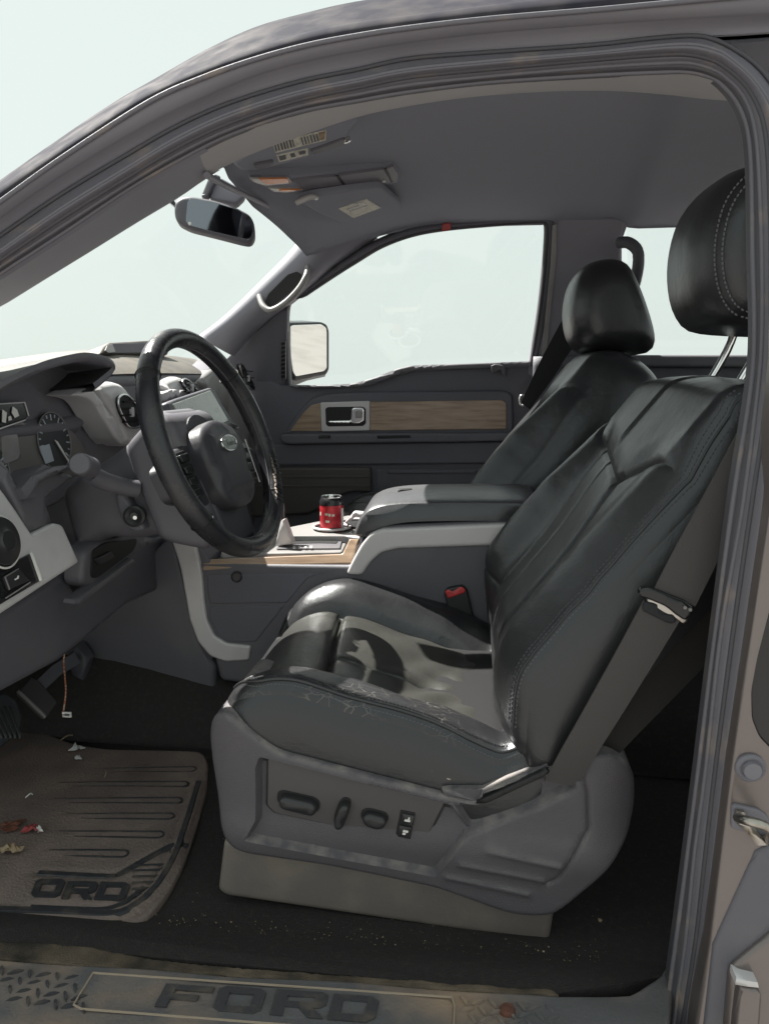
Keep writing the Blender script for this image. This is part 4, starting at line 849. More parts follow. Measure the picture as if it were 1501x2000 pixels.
# tray on top of the dash
tp = Plane(UX(242, 678, -.80), (0, 1, 0), (-.35, 0, 1))
tr = slab('dash_tray', [(198, 690), (204, 676), (216, 668), (290, 664), (330, 664), (330, 692), (212, 692)], tp, 'dashtop', DASH, depth=.10, r=.006, round_=.006)
slab('tray_opening', [(206, 686), (210, 675), (220, 671), (326, 668), (326, 688), (215, 690)], tp.off(.001), 'plastic2', tr, depth=.004, r=.001, round_=.004)
slab('tray_label', [(206, 684), (210, 675), (220, 672), (226, 687), (213, 689)], tp.off(.004), 'lens', tr, depth=.002, r=0)
# lower driver panel, light switch, pedal adjust switch
KP = Plane((-.585, 1.0, .5), (0, 1, 0), (-.22, 0, 1))
kp = slab('knee_panel', [(-120, 880), (0, 948), (30, 990), (60, 1036), (66, 1042), (108, 1020), (124, 1024), (157, 1098), (0, 1202), (-120, 1270)], KP, 'silver', DASH, depth=.05, r=.006, round_=.006)
slab('instrument_wing', [(-120, 860), (0, 900), (10, 940), (62, 1040), (108, 1018), (92, 972), (150, 930), (90, 905), (40, 950), (0, 880)], KP.off(-.006), 'plastic', DASH, depth=.05, r=.006)
pod = slab('cluster_ring', [(50, 952), (70, 928), (110, 910), (150, 905), (150, 915), (118, 924), (86, 940), (72, 958), (80, 968), (60, 972)], KP.off(.010), 'plastic', DASH, depth=.03, r=.006)
lathe('light_switch', [(.0005, .012), (.012, .012), (.014, .010), (.020, .008), (.030, .006), (.031, .0), (.031, -.01)], UX(-4, 1058, -.588)+np.array((.004, 0, 0)), (1, 0, .2), 'button', kp, label='round headlight switch')
tube('switch_rim', np.array([UX(-4, 1058, -.588)+np.array((.006-.2*.0325*math.sin(t), .0325*math.cos(t), .0325*math.sin(t))) for t in np.linspace(0, 2*math.pi, 40, endpoint=False)]), .0014, 'white', kp, n=6, up=(1, 0, 0), closed=True)
sw = slab('panel_switch', [(-80, 1150), (0, 1112), (62, 1080), (84, 1132), (0, 1182), (-80, 1226)], KP.off(.004), 'gloss', kp, depth=.006, r=.002, round_=.003)
slab('switch_key', [(10, 1126), (38, 1110), (60, 1134), (20, 1152)], KP.off(.008), 'button', sw, depth=.005, r=.0015, round_=.003)
slab('bezel_line', [(62, 1079), (65, 1080), (85, 1132), (81, 1134)], KP.off(.0075), 'white', sw, depth=.003, r=.0005)
slab('switch_mark', [(29, 1131), (34, 1129), (36, 1124), (38, 1124), (37, 1130), (31, 1133)], KP.off(.0088), 'white', sw, depth=.001, r=0)
for q in ([(10, 1126), (37, 1110), (38, 1111), (11, 1128)], [(10, 1126), (12, 1126), (21, 1151), (19, 1152)], [(12, 1167), (60, 1136), (61, 1138), (13, 1169)]): slab('bezel_line', q, KP.off(.0086), 'silverdark', sw, depth=.001, r=0)
slab('knee_bolster', [(-120, 1270), (0, 1200), (150, 1104), (148, 1156), (160, 1150), (262, 1068), (330, 1040), (360, 1130), (250, 1180), (120, 1290), (-120, 1420)], PXp(-.64), 'plastic2', DASH, depth=.10, r=.01)
# hood-release recess under the column
lp = Plane((-.60, 1.05, .46), (0, 1, 0), (.1, 0, 1))
rc = slab('fuse_pocket', [(160, 1140), (166, 1080), (186, 1060), (250, 1046), (312, 1052), (255, 1090), (178, 1150)], lp, 'plastic', DASH, depth=.03, r=.008, round_=.012)
slab('pocket_hollow', [(178, 1128), (180, 1076), (206, 1060), (270, 1052), (262, 1076), (190, 1130)], lp.off(.002), 'black', rc, depth=.004, r=.001, round_=.01)
slab('pocket_key', [(186, 1092), (218, 1076), (226, 1088), (196, 1104)], lp.off(.006), 'button', rc, depth=.006, r=.002, round_=.004)
slab('lower_edge', [(148, 1180), (150, 1172), (262, 1092), (268, 1098), (156, 1182)], lp.off(.012), 'plastic', DASH, depth=.02, r=.003)

# ================================================================== steering column and wheel
COLM = thing('column_housing', 'grey steering column shroud behind the wheel with turn stalk', 'steering column', (-.55, 1.15, .5))
SC = PY(1.075)
def colh(p): return np.zeros(len(p))
slab('column_shroud', [(110, 962), (148, 925), (190, 905), (238, 868), (300, 800), (330, 812), (372, 900), (412, 1000), (418, 1068), (330, 1066), (300, 1050), (250, 1060), (190, 1052), (150, 1096), (135, 1060), (118, 1000)], PY(1.09), 'plastic', COLM, depth=.13, r=.03, round_=.02)
slab('shroud_collar', [(238, 872), (296, 806), (334, 816), (396, 960), (420, 1058), (400, 1078), (330, 1064), (305, 1052), (280, 990), (256, 930)], PY(1.07), 'plastic', COLM, depth=.17, r=.016, round_=.015)
slab('shroud_insert', [(222, 964), (236, 950), (258, 990), (272, 1008), (284, 1036), (262, 1042), (244, 1030), (228, 995)], PY(1.0705), 'plastic2', COLM, depth=.02, r=.006, round_=.008)
lathe('ignition_lock', [(.0005, .004), (.006, .004), (.007, .002), (.013, .006), (.0165, .004), (.017, -.006)], UY(263, 1008, 1.068), (.2, -1, .05), 'button', COLM, n=24)
lathe('key_slot', [(.0005, .001), (.003, .001), (.003, -.004)], UY(264, 1011, 1.060), (.2, -1, .05), 'alu', COLM, n=12)
stp = spline([UY(268, 955, 1.072), UY(240, 950, 1.055), UY(205, 940, 1.03), UY(176, 925, 1.005)], n=16)
stk = tube('turn_stalk', stp, .0135, 'plastic2', COLM, n=14)
ax = np.array((.12, -1, .28)); ax /= np.linalg.norm(ax)
lathe('stalk_knob', [(.0005, .030), (.0135, .030), (.0150, .0285), (.0158, .024), (.0158, -.006), (.010, -.012)], UY(172, 912, .992), ax, 'plastic', stk, n=26)
lv = spline([UY(120, 985, 1.07), UY(88, 1000, 1.02), UY(52, 1020, .99)], n=8)

WH = thing('steering_wheel', 'black leather steering wheel with worn peeling rim', 'steering wheel', (-.41, 1.15, .63))
rk, yw = math.radians(20), math.radians(-6); wc = np.array((-.41, 1.15, .632))
wa = np.array((math.cos(rk)*math.cos(yw), math.cos(rk)*math.sin(yw), math.sin(rk))); we1 = np.array((-math.sin(yw), math.cos(yw), 0.)); we2 = np.cross(wa, we1)   # we1: to passenger side, we2: up
WR = .1755
def wpt(a_, rr_, z=0): return wc + we1*rr_*math.cos(a_)+we2*rr_*math.sin(a_)+wa*z
rows = []
for a_ in np.linspace(0, 2*math.pi, 120, endpoint=False):
    row = []; grip = 1+.07*math.exp(-((a_-math.radians(20))/.22)**2)+.07*math.exp(-((a_-math.radians(160))/.22)**2)+.05*math.exp(-((a_-math.radians(215))/.15)**2)+.05*math.exp(-((a_-math.radians(325))/.15)**2)
    fine = 1+(.010*math.sin(a_*95) if math.radians(-20) < ((a_+math.pi) % (2*math.pi))-math.pi < math.radians(50) else 0)
    for b_ in np.linspace(0, 2*math.pi, 20, endpoint=False):
        row.append(wpt(a_, WR+.0145*grip*fine*math.cos(b_), .0172*grip*fine*math.sin(b_)))
    rows.append(row)
rows.append(rows[0])
RIM = loft('rim', rows, 'rimleather', WH, closed=True, sharp=80)
for a_ in (140, 40, 218, 322):
    p = np.array([wpt(math.radians(a_), WR+.0158*math.cos(b_), .0186*math.sin(b_)) for b_ in np.linspace(0, 2*math.pi, 24, endpoint=False)]); tube('rim_seam', p, .0009, 'black', RIM, n=5, up=we1*math.cos(math.radians(a_+90))+we2*math.sin(math.radians(a_+90)), closed=True)
# thin seam and piping on the inner side of the rim
p = np.array([wpt(a_, WR-.0150, .002) for a_ in np.linspace(0, 2*math.pi, 160, endpoint=False)]); tube('rim_piping', p, .0012, 'stitch', RIM, n=5, up=wa, closed=True)
HP = Plane(wc-wa*.012, we1, we2)
spk = lambda pts: np.array(pts, float)
relief('spoke', rounded([(-.168, -.018), (-.160, -.066), (-.06, -.092), (-.05, .015), (-.11, .004)], .012), HP.off(-.004), 'wheelplastic', WH, r=.008, depth=.02)
relief('spoke', rounded([(.168, -.018), (.11, .004), (.05, .015), (.06, -.092), (.160, -.066)], .012), HP.off(-.004), 'wheelplastic', WH, r=.008, depth=.02)
relief('spoke', rounded([(-.062, -.055), (-.048, -.165), (.048, -.165), (.062, -.055)], .014), HP.off(-.002), 'wheelplastic', WH, r=.008, depth=.02)
HUB = relief('airbag_cover', rounded([(-.060, .024), (-.074, -.012), (-.062, -.085), (-.035, -.108), (.035, -.108), (.062, -.085), (.074, -.012), (.060, .024), (0, .040)], .02, 6), HP.off(.024), 'wheelplastic', WH, r=.012, depth=.05, loops=5,
             step=.006, h=lambda p: .005*smooth01((.050-np.abs(p[:, 0]))/.008)*smooth01((.050-np.abs(p[:, 1]+.034))/.008), sharp=70)
th = np.linspace(0, 2*math.pi, 36, endpoint=False)
EM = relief('emblem', np.stack([.027*np.cos(th), -.006+.0125*np.sin(th)], 1), HP.off(.0315), 'emblem', HUB, r=.002, depth=.004)
tube('emblem_rim', HP(np.stack([.027*np.cos(th), -.006+.0125*np.sin(th)], 1), .0312), .0013, 'chrome', EM, n=6, up=wa, closed=True)
def stroke(P): tube('script_stroke', spline(HP(np.array([(x*.0205, -.006+y*.0075) for x, y in P]), .0338), n=30), .00055, 'print', EM, n=5, up=wa)
stroke([(-.95, .35), (-.80, .75), (-.55, .70), (-.25, .80)]); stroke([(-.55, .72), (-.65, .10), (-.80, -.65), (-.95, -.55)]); stroke([(-.72, .15), (-.50, .18), (-.38, .22)])
stroke([(-.10, .10), (-.28, -.10), (-.25, -.50), (-.02, -.45), (.05, -.05), (-.10, .10), (.12, .05)]); stroke([(.12, .15), (.22, -.10), (.18, -.55)]); stroke([(.20, -.15), (.32, .12), (.45, .10)])
stroke([(.72, .05), (.52, .00), (.48, -.45), (.70, -.45), (.80, .10), (.90, .80)]); stroke([(.90, .80), (.78, -.10), (.82, -.52), (.98, -.40)])
for sx in (-1, 1):
    for i in range(4):
        y0 = -.004-.018*i; relief('wheel_button', rounded(np.array([(sx*.092, y0), (sx*.118, y0-.002), (sx*.116, y0-.014), (sx*.092, y0-.014)]), .003), HP.off(.006), 'gloss', WH, r=.002, depth=.012)
    relief('button_bezel', rounded(np.array([(sx*.086, .002), (sx*.126, -.002), (sx*.120, -.078), (sx*.086, -.082)]), .004), HP.off(-.001), 'button', WH, r=.002, depth=.01)
    p = HP(np.array([(sx*.127, .000), (sx*.1215, -.080)]), .003); tube('spoke_trim', resample(p, n=6), .0013, 'silver', WH, n=6)
slab('hub_badge_slot', [(0, 0)], HP, 'black', WH) if False else None
# peeled leather at the lower right of the rim, threads hanging
pe = np.array([wpt(a_, WR-.0125, .0135) for a_ in np.radians(np.linspace(-14, -46, 26))]); pe = pe+RNG.normal(0, .0009, pe.shape)
tube('peeled_edge', pe, .0022, 'wornfoam', RIM, n=6, scale=np.abs(np.sin(np.linspace(.15, 3, 26)))*.9+.15)
for a_ in np.radians(np.linspace(-16, -46, 12)):
    p = np.array([wpt(a_, WR-.018-.004*RNG.random(), .013), wpt(a_+.02, WR-.010, .017), wpt(a_+.03*RNG.random(), WR+.003, .0195)]); tube('loose_thread', spline(p, n=8), .0007, 'button', RIM, n=5)
# back of hub so the wheel is carried by the column
lathe('wheel_boss', [(.02, -.02), (.055, -.02), (.050, -.09), (.02, -.09)], wc, wa, 'wheelplastic', WH)

# ================================================================== centre console
CON = thing('centre_console', 'floor console with padded armrest, walnut and silver trim', 'console', (-.2, 1.51, 0))
CY = 1.395
slab('console_side', [(378, 1100), (690, 1105), (712, 1070), (745, 1034), (1000, 1024), (1060, 1030), (1060, 1400), (430, 1330), (392, 1180)], PY(CY), 'plastic2', CON, depth=.235, r=.008, round_=.012)
slab('stack_leg_side', [(330, 1040), (372, 1030), (420, 1110), (440, 1280), (400, 1290), (370, 1200)], PY(CY+.004), 'plastic2', CON, depth=.22, r=.006)
slab('tunnel_side', [(-60, 1180), (240, 1130), (340, 1040), (372, 1190), (392, 1260), (420, 1300), (420, 1420), (-60, 1420)], PY(1.40), 'plastic2', CON, depth=.2, r=.01)
slab('silver_leg', [(330, 1040), (370, 1030), (384, 1075), (394, 1120), (399, 1176), (404, 1212), (418, 1242), (442, 1257), (490, 1262), (486, 1290), (440, 1293), (410, 1282), (386, 1254), (370, 1210), (352, 1110)], PY(CY-.006), 'silver', CON, depth=.03, r=.004, round_=.006)
slab('storage_door', [(404, 1122), (640, 1118), (600, 1130), (560, 1178), (410, 1180), (405, 1160)], PY(CY-.002), 'doordark', CON, depth=.01, r=.003, round_=.004)
slab('lower_storage', [(408, 1184), (556, 1182), (500, 1254), (446, 1254), (424, 1240), (410, 1212)], PY(CY-.002), 'doordark', CON, depth=.01, r=.003, round_=.006)
lathe('power_socket', [(.0005, .001), (.008, .001), (.0095, .003), (.011, .002), (.012, -.004)], UY(462, 1127, CY-.003), (0, -1, 0), 'button', CON, n=20)
slab('silver_shoulder', [(675, 1122), (690, 1090), (706, 1062), (722, 1042), (745, 1033), (900, 1026), (1000, 1022), (1010, 1062), (966, 1066), (776, 1072), (744, 1080), (724, 1098), (706, 1124)], PY(CY-.008), 'silver', CON, depth=.03, r=.006, round_=.008)
WT = Plane((-.4, 1.402, .374), (1, 0, 0), (0, .55, .84))
slab('walnut_edge', [(394, 1092), (540, 1086), (668, 1081), (682, 1052), (702, 1052), (686, 1101), (540, 1105), (396, 1113)], WT, 'wood', CON, depth=.02, r=.003, round_=.003)
KT = PZ(.386)
shp = slab('shifter_plate', [(430, 1081), (545, 1080), (668, 1078), (682, 1050), (655, 1046), (560, 1046), (440, 1058)], KT, 'silverdark', CON, depth=.03, r=.004, round_=.006)
slab('shifter_panel', [(540, 1071), (664, 1070), (668, 1056), (640, 1050), (560, 1052)], KT.off(.004), 'plastic', shp, depth=.006, r=.002, round_=.003)
slab('shift_slot', [(540, 1058), (625, 1056), (652, 1054), (660, 1057), (656, 1061), (625, 1060), (540, 1062)], KT.off(.0052), 'black', shp, depth=.004, r=.0004, round_=.002)
for i, x in enumerate((572, 583, 594, 605)): slab('gear_mark', [(x, 1066), (x+5, 1066), (x+5, 1070), (x, 1070)], KT.off(.0052), 'silver', shp, depth=.002, r=0)
lvp = spline([UZ(552, 1062, .39), UZ(549, 1062, .39)+np.array((.0, .0, .04)), UZ(546, 1060, .39)+np.array((.004, 0, .085))], n=10)
sh_l = tube('shift_lever', lvp, .010, 'gloss', CON, n=12); slab('lit_wedge', [(536, 1068), (548, 1018), (553, 1016), (570, 1063)], PY(1.47), 'silver', CON, depth=.03, r=.004)  # silver wedge paints a bit of light beside the lever
# cup holder wells beside the can
rim = lambda cx, cy, R_, z: np.array([UZ(cx, cy, z)+np.array((R_*math.cos(t), R_*math.sin(t), 0)) for t in np.linspace(0, 2*math.pi, 40, endpoint=False)])
deck = slab('cup_deck', [(556, 1046), (676, 1046), (704, 1050), (716, 1012), (680, 1006), (600, 1022), (560, 1030)], PZ(.402), 'silverdark', CON, depth=.03, r=.004, round_=.006)
CANP = UZ(648, 1034, .404); CANP = np.array((CANP[0], CANP[1], .404))
for cx, cy in ((648, 1032), (697, 1024)):
    c3 = UZ(cx, cy, .404)
    lathe('cup_well', [(.0005, .0005), (.036, .0005), (.036, .002), (.041, .003), (.043, .001)], (c3[0], c3[1], .4045), (0, 0, 1), 'black', deck, n=36)
    tube('cup_ring', np.array([(c3[0]+.041*math.cos(t), c3[1]+.041*math.sin(t), .408) for t in np.linspace(0, 2*math.pi, 44, endpoint=False)]), .003, 'silver', deck, n=8, closed=True)
slab('cup_guard', [(672, 1020), (690, 1000), (712, 1002), (728, 1012), (724, 1018), (706, 1010), (692, 1010), (678, 1026)], PY(1.62), 'silver', CON, depth=.02, r=.004, round_=.004)
# armrest lid: padded leather, rounded all round
apx = PY(1.41).px([(690, 1046), (694, 1028), (704, 1006), (724, 990), (760, 981), (820, 977), (920, 976), (1034, 978), (1042, 990), (1040, 1010), (1000, 1016), (900, 1017), (800, 1020), (745, 1030), (715, 1044), (700, 1050)])
ap = spline(apx, closed=True, n=64); cz = ap.mean(0); rows = []
for t in np.concatenate([[-1, -.995, -.98, -.95, -.90], np.linspace(-.82, .82, 13), [.90, .95, .98, .995, 1]]):
    k = 1-.11*abs(t)**9-.05*abs(t)**30; cr = .010*(1-t*t)
    rows.append([(cz[0]+(q[0]-cz[0])*(1-(1-k)*.35), 1.515+.118*t, cz[1]+(q[1]-cz[1])*k+(cr if q[1] > cz[1] else 0)) for q in ap])
ARM = loft('armrest', rows, 'armleather', CON, closed=True, caps=True, sharp=70)
slab('armrest_base', [(700, 1052), (716, 1040), (748, 1026), (1000, 1014), (1046, 1012), (1046, 1026), (1000, 1024), (748, 1035), (722, 1046)], PY(1.402), 'plastic2', CON, depth=.22, r=.004)
slab('armrest_latch', [(776, 954), (804, 953), (804, 956), (776, 957)], Plane((0, 1.5, .513), (1, 0, 0), (0, 1, 0)), 'black', CON, depth=.002, r=.0005)
slab('armrest_notch', [(710, 1004), (726, 978), (732, 974), (730, 982), (716, 1006)], PY(1.50), 'black', CON, depth=.004, r=.001) if False else None

# ================================================================== roof fittings
RF = Plane((-.33, 1.5, 1.128), (.955, 0, .29), (0, -1, 0))
vis = thing('sun_visor', 'driver sun visor with two barcode style warning stickers', 'sun visor', (-.33, 1.2, 1.12), 'sun visors')
VD = Plane((-.30, 1.22, 1.112), (.955, 0, .30), (0, -1, 0))
slab('visor_pad', [(455, 322), (500, 292), (560, 262), (640, 240), (704, 233), (684, 256), (676, 282), (640, 296), (560, 320), (500, 334), (470, 334)], VD, 'headliner', vis, depth=.012, r=.006, round_=.01)
s1 = slab('sticker', [(532, 279), (637, 255), (636, 274), (538, 299)], VD.off(.0012), 'paper', vis, depth=.002, r=0)
for i in range(17):
    u0 = (i+.35)/18; u1 = u0+.022+.014*random.random(); A0 = lambda u_, w_: ((532+105*u_)+(5*w_), 279-24*u_+(20-1.5*u_)*w_)
    if 7 <= i <= 8 or i > 14: continue
    slab('print_bar', [A0(u0, .15), A0(u1, .15), A0(u1, .88), A0(u0, .88)], VD.off(.002), 'print', s1, depth=.0006, r=0)
slab('print_bar', [(622, 260), (635, 257), (634, 272), (624, 274)], VD.off(.002), 'leaf', s1, depth=.0006, r=0)
s2 = slab('sticker', [(540, 304), (601, 290), (602, 303), (545, 317)], VD.off(.0012), 'paper', vis, depth=.002, r=0)
for q in ([(544, 306), (558, 303), (559, 311), (547, 314)], [(566, 301), (575, 299), (578, 306), (569, 308)], [(583, 297), (596, 294), (597, 300), (585, 303)]): slab('print_bar', q, VD.off(.002), 'print', s2, depth=.0006, r=0)
slab('visor_pocket', [(606, 296), (672, 272), (678, 276), (674, 284), (640, 294), (612, 304)], VD.off(.004), 'plastic2', vis, depth=.006, r=.002, round_=.004)
lathe('visor_pivot', [(.0005, .004), (.006, .003), (.007, -.004)], VD(VD.px([(676, 270)]), [.003])[0], VD.n, 'alu', vis, n=12)
slab('visor_clip', [(496, 324), (534, 316), (536, 322), (510, 332), (498, 330)], VD.off(.005), 'plastic2', vis, depth=.01, r=.002, round_=.004)
vs2 = thing('sun_visor', 'passenger sun visor with one printed paper label', 'sun visor', (-.3, 1.85, 1.12), 'sun visors')
V2 = Plane((-.30, 1.85, 1.118), (.955, 0, .30), (0, -1, 0))
slab('visor_pad', [(580, 393), (612, 384), (690, 372), (745, 366), (784, 400), (781, 412), (716, 436), (694, 431), (668, 436), (622, 418)], V2, 'headliner', vs2, depth=.014, r=.006, round_=.012)
s3 = slab('sticker', [(661, 408), (716, 389), (744, 406), (690, 426)], V2.off(.0012), 'paper', vs2, depth=.002, r=0)
for q in ([(694, 398), (708, 394), (714, 398), (700, 402)], [(676, 409), (700, 401), (703, 403), (679, 411)], [(682, 413), (716, 402), (719, 404), (685, 415)], [(717, 390), (722, 393), (743, 406), (741, 408)]): slab('print_bar', q, V2.off(.002), 'silverdark', s3, depth=.0006, r=0)
clip = spline([V2(V2.px([q]), [.004])[0] for q in ((578, 392), (590, 386), (608, 380), (616, 382))], n=12); tube('visor_clip', clip, .006, 'lens', vs2, n=8)
OC = thing('overhead_console', 'roof console with amber map lights between the visors', 'overhead console', (-.3, 1.5, 1.12))
oc = slab('console_shell', [(484, 347), (560, 347), (658, 342), (752, 328), (768, 322), (780, 336), (778, 356), (766, 360), (677, 371), (592, 377), (534, 376), (492, 357)], RF, 'headliner', OC, depth=.02, r=.006, round_=.008)
slab('bin_door', [(572, 351), (656, 345), (674, 367), (594, 373)], RF.off(.003), 'rail', OC, depth=.006, r=.002, round_=.002)
slab('bin_door', [(661, 344), (750, 331), (763, 355), (679, 367)], RF.off(.003), 'rail', OC, depth=.006, r=.002, round_=.002)
slab('bin_end', [(754, 330), (768, 325), (777, 340), (775, 355), (766, 357)], RF.off(.003), 'rail', OC, depth=.006, r=.002, round_=.003)
for q in ([(656, 344), (660, 343.5), (678, 367), (675, 368)], [(751, 330), (753.5, 329.5), (766, 356), (763.5, 357)]): slab('door_gap', q, RF.off(.0034), 'black', OC, depth=.002, r=0)
slab('lamp_lens', [(488, 350), (564, 349), (572, 358), (518, 363), (497, 357)], RF.off(.004), 'lens', OC, depth=.004, r=.001)
slab('amber_lamp', [(506, 350), (560, 349.5), (567, 357), (519, 361)], RF.off(.0055), 'amber', OC, depth=.003, r=.0005)
slab('lamp_lens', [(524, 368), (592, 371), (560, 376), (536, 375)], RF.off(.004), 'lens', OC, depth=.004, r=.0005)
slab('amber_lamp', [(545, 370.5), (588, 371.5), (562, 375), (546, 374)], RF.off(.0055), 'amber', OC, depth=.003, r=.0005)
lathe('latch_button', [(.0005, .003), (.004, .0025), (.005, -.002)], RF(RF.px([(748, 350)]), [.004])[0], RF.n, 'lens', OC, n=12)
# rear-view mirror
RV = thing('rear_view_mirror', 'dark framed rear view mirror hanging under the windshield header', 'mirror', (-.52, 1.45, 1.05))
rvO = UY(420, 425, 1.47); RP = Plane(rvO, (.96, .26, -.05), (-.02, .02, 1))
ho = slab('mirror_housing', [(340, 395), (350, 384), (372, 381), (420, 390), (462, 404), (488, 418), (497, 436), (498, 462), (490, 475), (474, 473), (424, 460), (368, 446), (346, 434), (340, 420)], RP, 'plastic2', RV, depth=.04, r=.010, round_=.012)
slab('mirror_glass', [(366, 393), (372, 387), (420, 395), (462, 409), (486, 422), (493, 438), (493, 460), (486, 469), (424, 455), (370, 441), (362, 432)], RP.off(.001), 'tinmirror', ho, depth=.003, r=.0008, round_=.008)
lathe('sensor_dot', [(.0005, .002), (.003, .0015), (.0035, -.001)], RP(RP.px([(371, 437)]), [.002])[0], RP.n, 'white', ho, n=10)
slab('mirror_bracket', [(408, 346), (418, 338), (432, 344), (416, 362), (404, 386), (392, 384)], RP.off(-.03), 'plastic2', RV, depth=.03, r=.004, round_=.005)
slab('sensor_pod', [(418, 352), (430, 345), (478, 372), (478, 384), (462, 400), (408, 388)], RP.off(-.045), 'pillar', RV, depth=.03, r=.006, round_=.006)
slab('sensor_stem', [(328, 392), (338, 388), (344, 398), (340, 402)], RP.off(-.01), 'gloss', RV, depth=.02, r=.002)

# ================================================================== loose things and small fittings
# driver floor mat
MAT = thing('floor_mat', 'dusty brown ribbed rubber floor mat in the driver footwell', 'floor mat', (-.6, 1.05, .01))
MP = Plane((0, 0, .012), (1, 0, 0), (0, 1, 0))
mo = rounded(MP.px([(-260, 1420), (0, 1420), (60, 1418), (140, 1450), (210, 1462), (396, 1466), (408, 1490), (404, 1540), (384, 1610), (360, 1680), (326, 1744), (280, 1800), (218, 1825), (150, 1820), (0, 1810), (-260, 1812)]), .02)
def line(px, z=0): return MP.px(px)
slots = [line([(180, 1505), (374, 1503)]), line([(112, 1532), (359, 1532)]), line([(104, 1564), (346, 1564)]), line([(126, 1594), (330, 1595)]), line([(112, 1628), (310, 1631)]), line([(92, 1665), (240, 1668)])]
chan = line([(75, 1702), (217, 1709), (236, 1703), (332, 1650), (366, 1649)])
bord = MP.px([(-100, 1778), (100, 1783), (215, 1788), (262, 1772), (306, 1733), (340, 1676), (364, 1608), (388, 1530)])
bord2 = MP.px([(60, 1768), (150, 1772), (205, 1772), (245, 1758), (280, 1730)])
fine = [MP.px([(258, y), (x1, y-2)]) for y, x1 in ((1690, 322), (1700, 318), (1712, 312), (1724, 300), (1736, 294), (1748, 284))]
def mat_h(p):
    h = .0007*np.sin(p[:, 0]*13)*np.sin(p[:, 1]*9)
    for q in slots: d = segdist(p, q); h = h - .0030*np.exp(-((d-.0085)/.0018)**2) + .0008*np.exp(-(d/.006)**4)
    d = segdist(p, chan); h = h - .004*np.exp(-(d/.0075)**4)
    d = segdist(p, bord); h = h + .005*np.exp(-((d-.004)/.004)**2) - .003*np.exp(-((d-.014)/.004)**2)
    d = segdist(p, bord2); h = h - .0035*np.exp(-(d/.005)**2)
    for q in fine: d = segdist(p, q); h = h - .0014*np.exp(-(d/.0016)**2)
    return h
o_ = relief('mat_body', mo, MP, 'mat', MAT, h=mat_h, r=.006, depth=.012, step=.0075, bstep=.012, feats=[(q, .012) for q in slots]+[(chan, .009), (bord, .014), (bord2, .006)]+[(q, .002) for q in fine], sharp=70)
for q, wd in ((chan, .006), (bord2, .0042)):
    p3 = MP(resample(spline(q), n=50), -.0016); sweep('bare_channel', p3, [(-wd, -.002), (-wd*.7, .0006), (wd*.7, .0006), (wd, -.002)], 'matdark', o_)
p3 = MP(resample(spline(bord), n=60), .0042); sweep('border_ridge', p3, [(-.006, -.004), (-.004, .0014), (.004, .0014), (.006, -.004)], 'matdark', o_)
for q in slots:
    q = q[np.argsort(q[:, 0])]; L0, R0 = q[0], q[1]; e = (R0-L0)/np.linalg.norm(R0-L0); f_ = np.array((-e[1], e[0])); w_ = .0085
    lp_ = [L0+f_*w_*.7]+[R0+f_*w_]+[R0+e*w_*math.sin(t)+f_*w_*math.cos(t) for t in np.linspace(.3, math.pi-.3, 7)]+[R0-f_*w_, L0+e*.03-f_*w_*.8]
    sweep('rib_groove', MP(resample(np.array(lp_), n=60), .0008), [(-.0017, -.002), (-.0012, .0008), (.0012, .0008), (.0017, -.002)], 'matdark', o_, scale=np.concatenate([np.linspace(.25, 1, 14), np.ones(32), np.linspace(1, .25, 14)]))
for q in fine: sweep('fine_groove', MP(resample(q, n=8), .0008), [(-.0011, -.002), (-.0008, .0004), (.0008, .0004), (.0011, -.002)], 'matdark', o_)
lettering([('O', [(60, 1752), (116, 1753), (130, 1720), (72, 1720)]), ('R', [(120, 1756), (180, 1758), (194, 1725), (134, 1724)]), ('D', [(184, 1758), (244, 1760), (257, 1727), (198, 1725)])], MP, 'matdark', o_, .003, .004)
for c in ((339, 1666), (322, 1699)): lathe('mat_eyelet', [(.0005, .001), (.003, .001), (.0035, .003), (.006, .003), (.007, .0)], MP(MP.px([c]), [0])[0], (0, 0, 1), 'matdark', o_, n=16)

# pedals
PD = thing('brake_pedal', 'ribbed black brake pedal at the left edge above the mat', 'pedal', (-.8, 1.1, .1))
pp = Plane(UY(18, 1400, 1.12), (.35, .94, 0), (-.55, .2, .8))
bo_ = slab('pedal_pad', [(-60, 1360), (10, 1352), (34, 1366), (46, 1402), (40, 1428), (0, 1462), (-60, 1480)], pp, 'matdark', PD, depth=.016, r=.004, round_=.006)
for i in range(6): slab('pedal_rib', [(-40+i*11, 1380), (-34+i*11, 1378), (0+i*9, 1440), (-6+i*9, 1442)], pp.off(.003), 'button', PD, depth=.005, r=.001)
sweep('pedal_arm', np.array([UY(-20, 1400, 1.14), UY(-30, 1340, 1.18), UY(-40, 1250, 1.2)]), [(-.008, -.004), (.008, -.004), (.008, .004), (-.008, .004)], 'black', PD, up=(0, 1, 0))
PA = thing('accelerator_pedal', 'flat worn grey accelerator pedal above the floor mat', 'pedal', (-.75, 1.3, .1))
pq = Plane(UY(74, 1360, 1.24), (.5, .85, -.1), (-.6, .25, .75))
slab('pedal_pad', [(36, 1352), (62, 1322), (78, 1330), (114, 1372), (94, 1398), (88, 1400)], pq, 'panel', PA, depth=.012, r=.003, round_=.004)
slab('pedal_edge', [(35, 1350), (38, 1346), (92, 1396), (89, 1401)], pq.off(.003), 'silverdark', PA, depth=.006, r=.001)
sweep('pedal_arm', np.array([UY(74, 1345, 1.26), UY(110, 1310, 1.30), UY(150, 1285, 1.34)]), [(-.012, -.005), (.012, -.005), (.012, .005), (-.012, .005)], 'plastic2', PA, up=(0, 1, 0))
slab('pedal_module', [(130, 1282), (150, 1262), (170, 1290), (160, 1330), (140, 1320)], PY(1.36), 'plastic2', PA, depth=.03, r=.004)

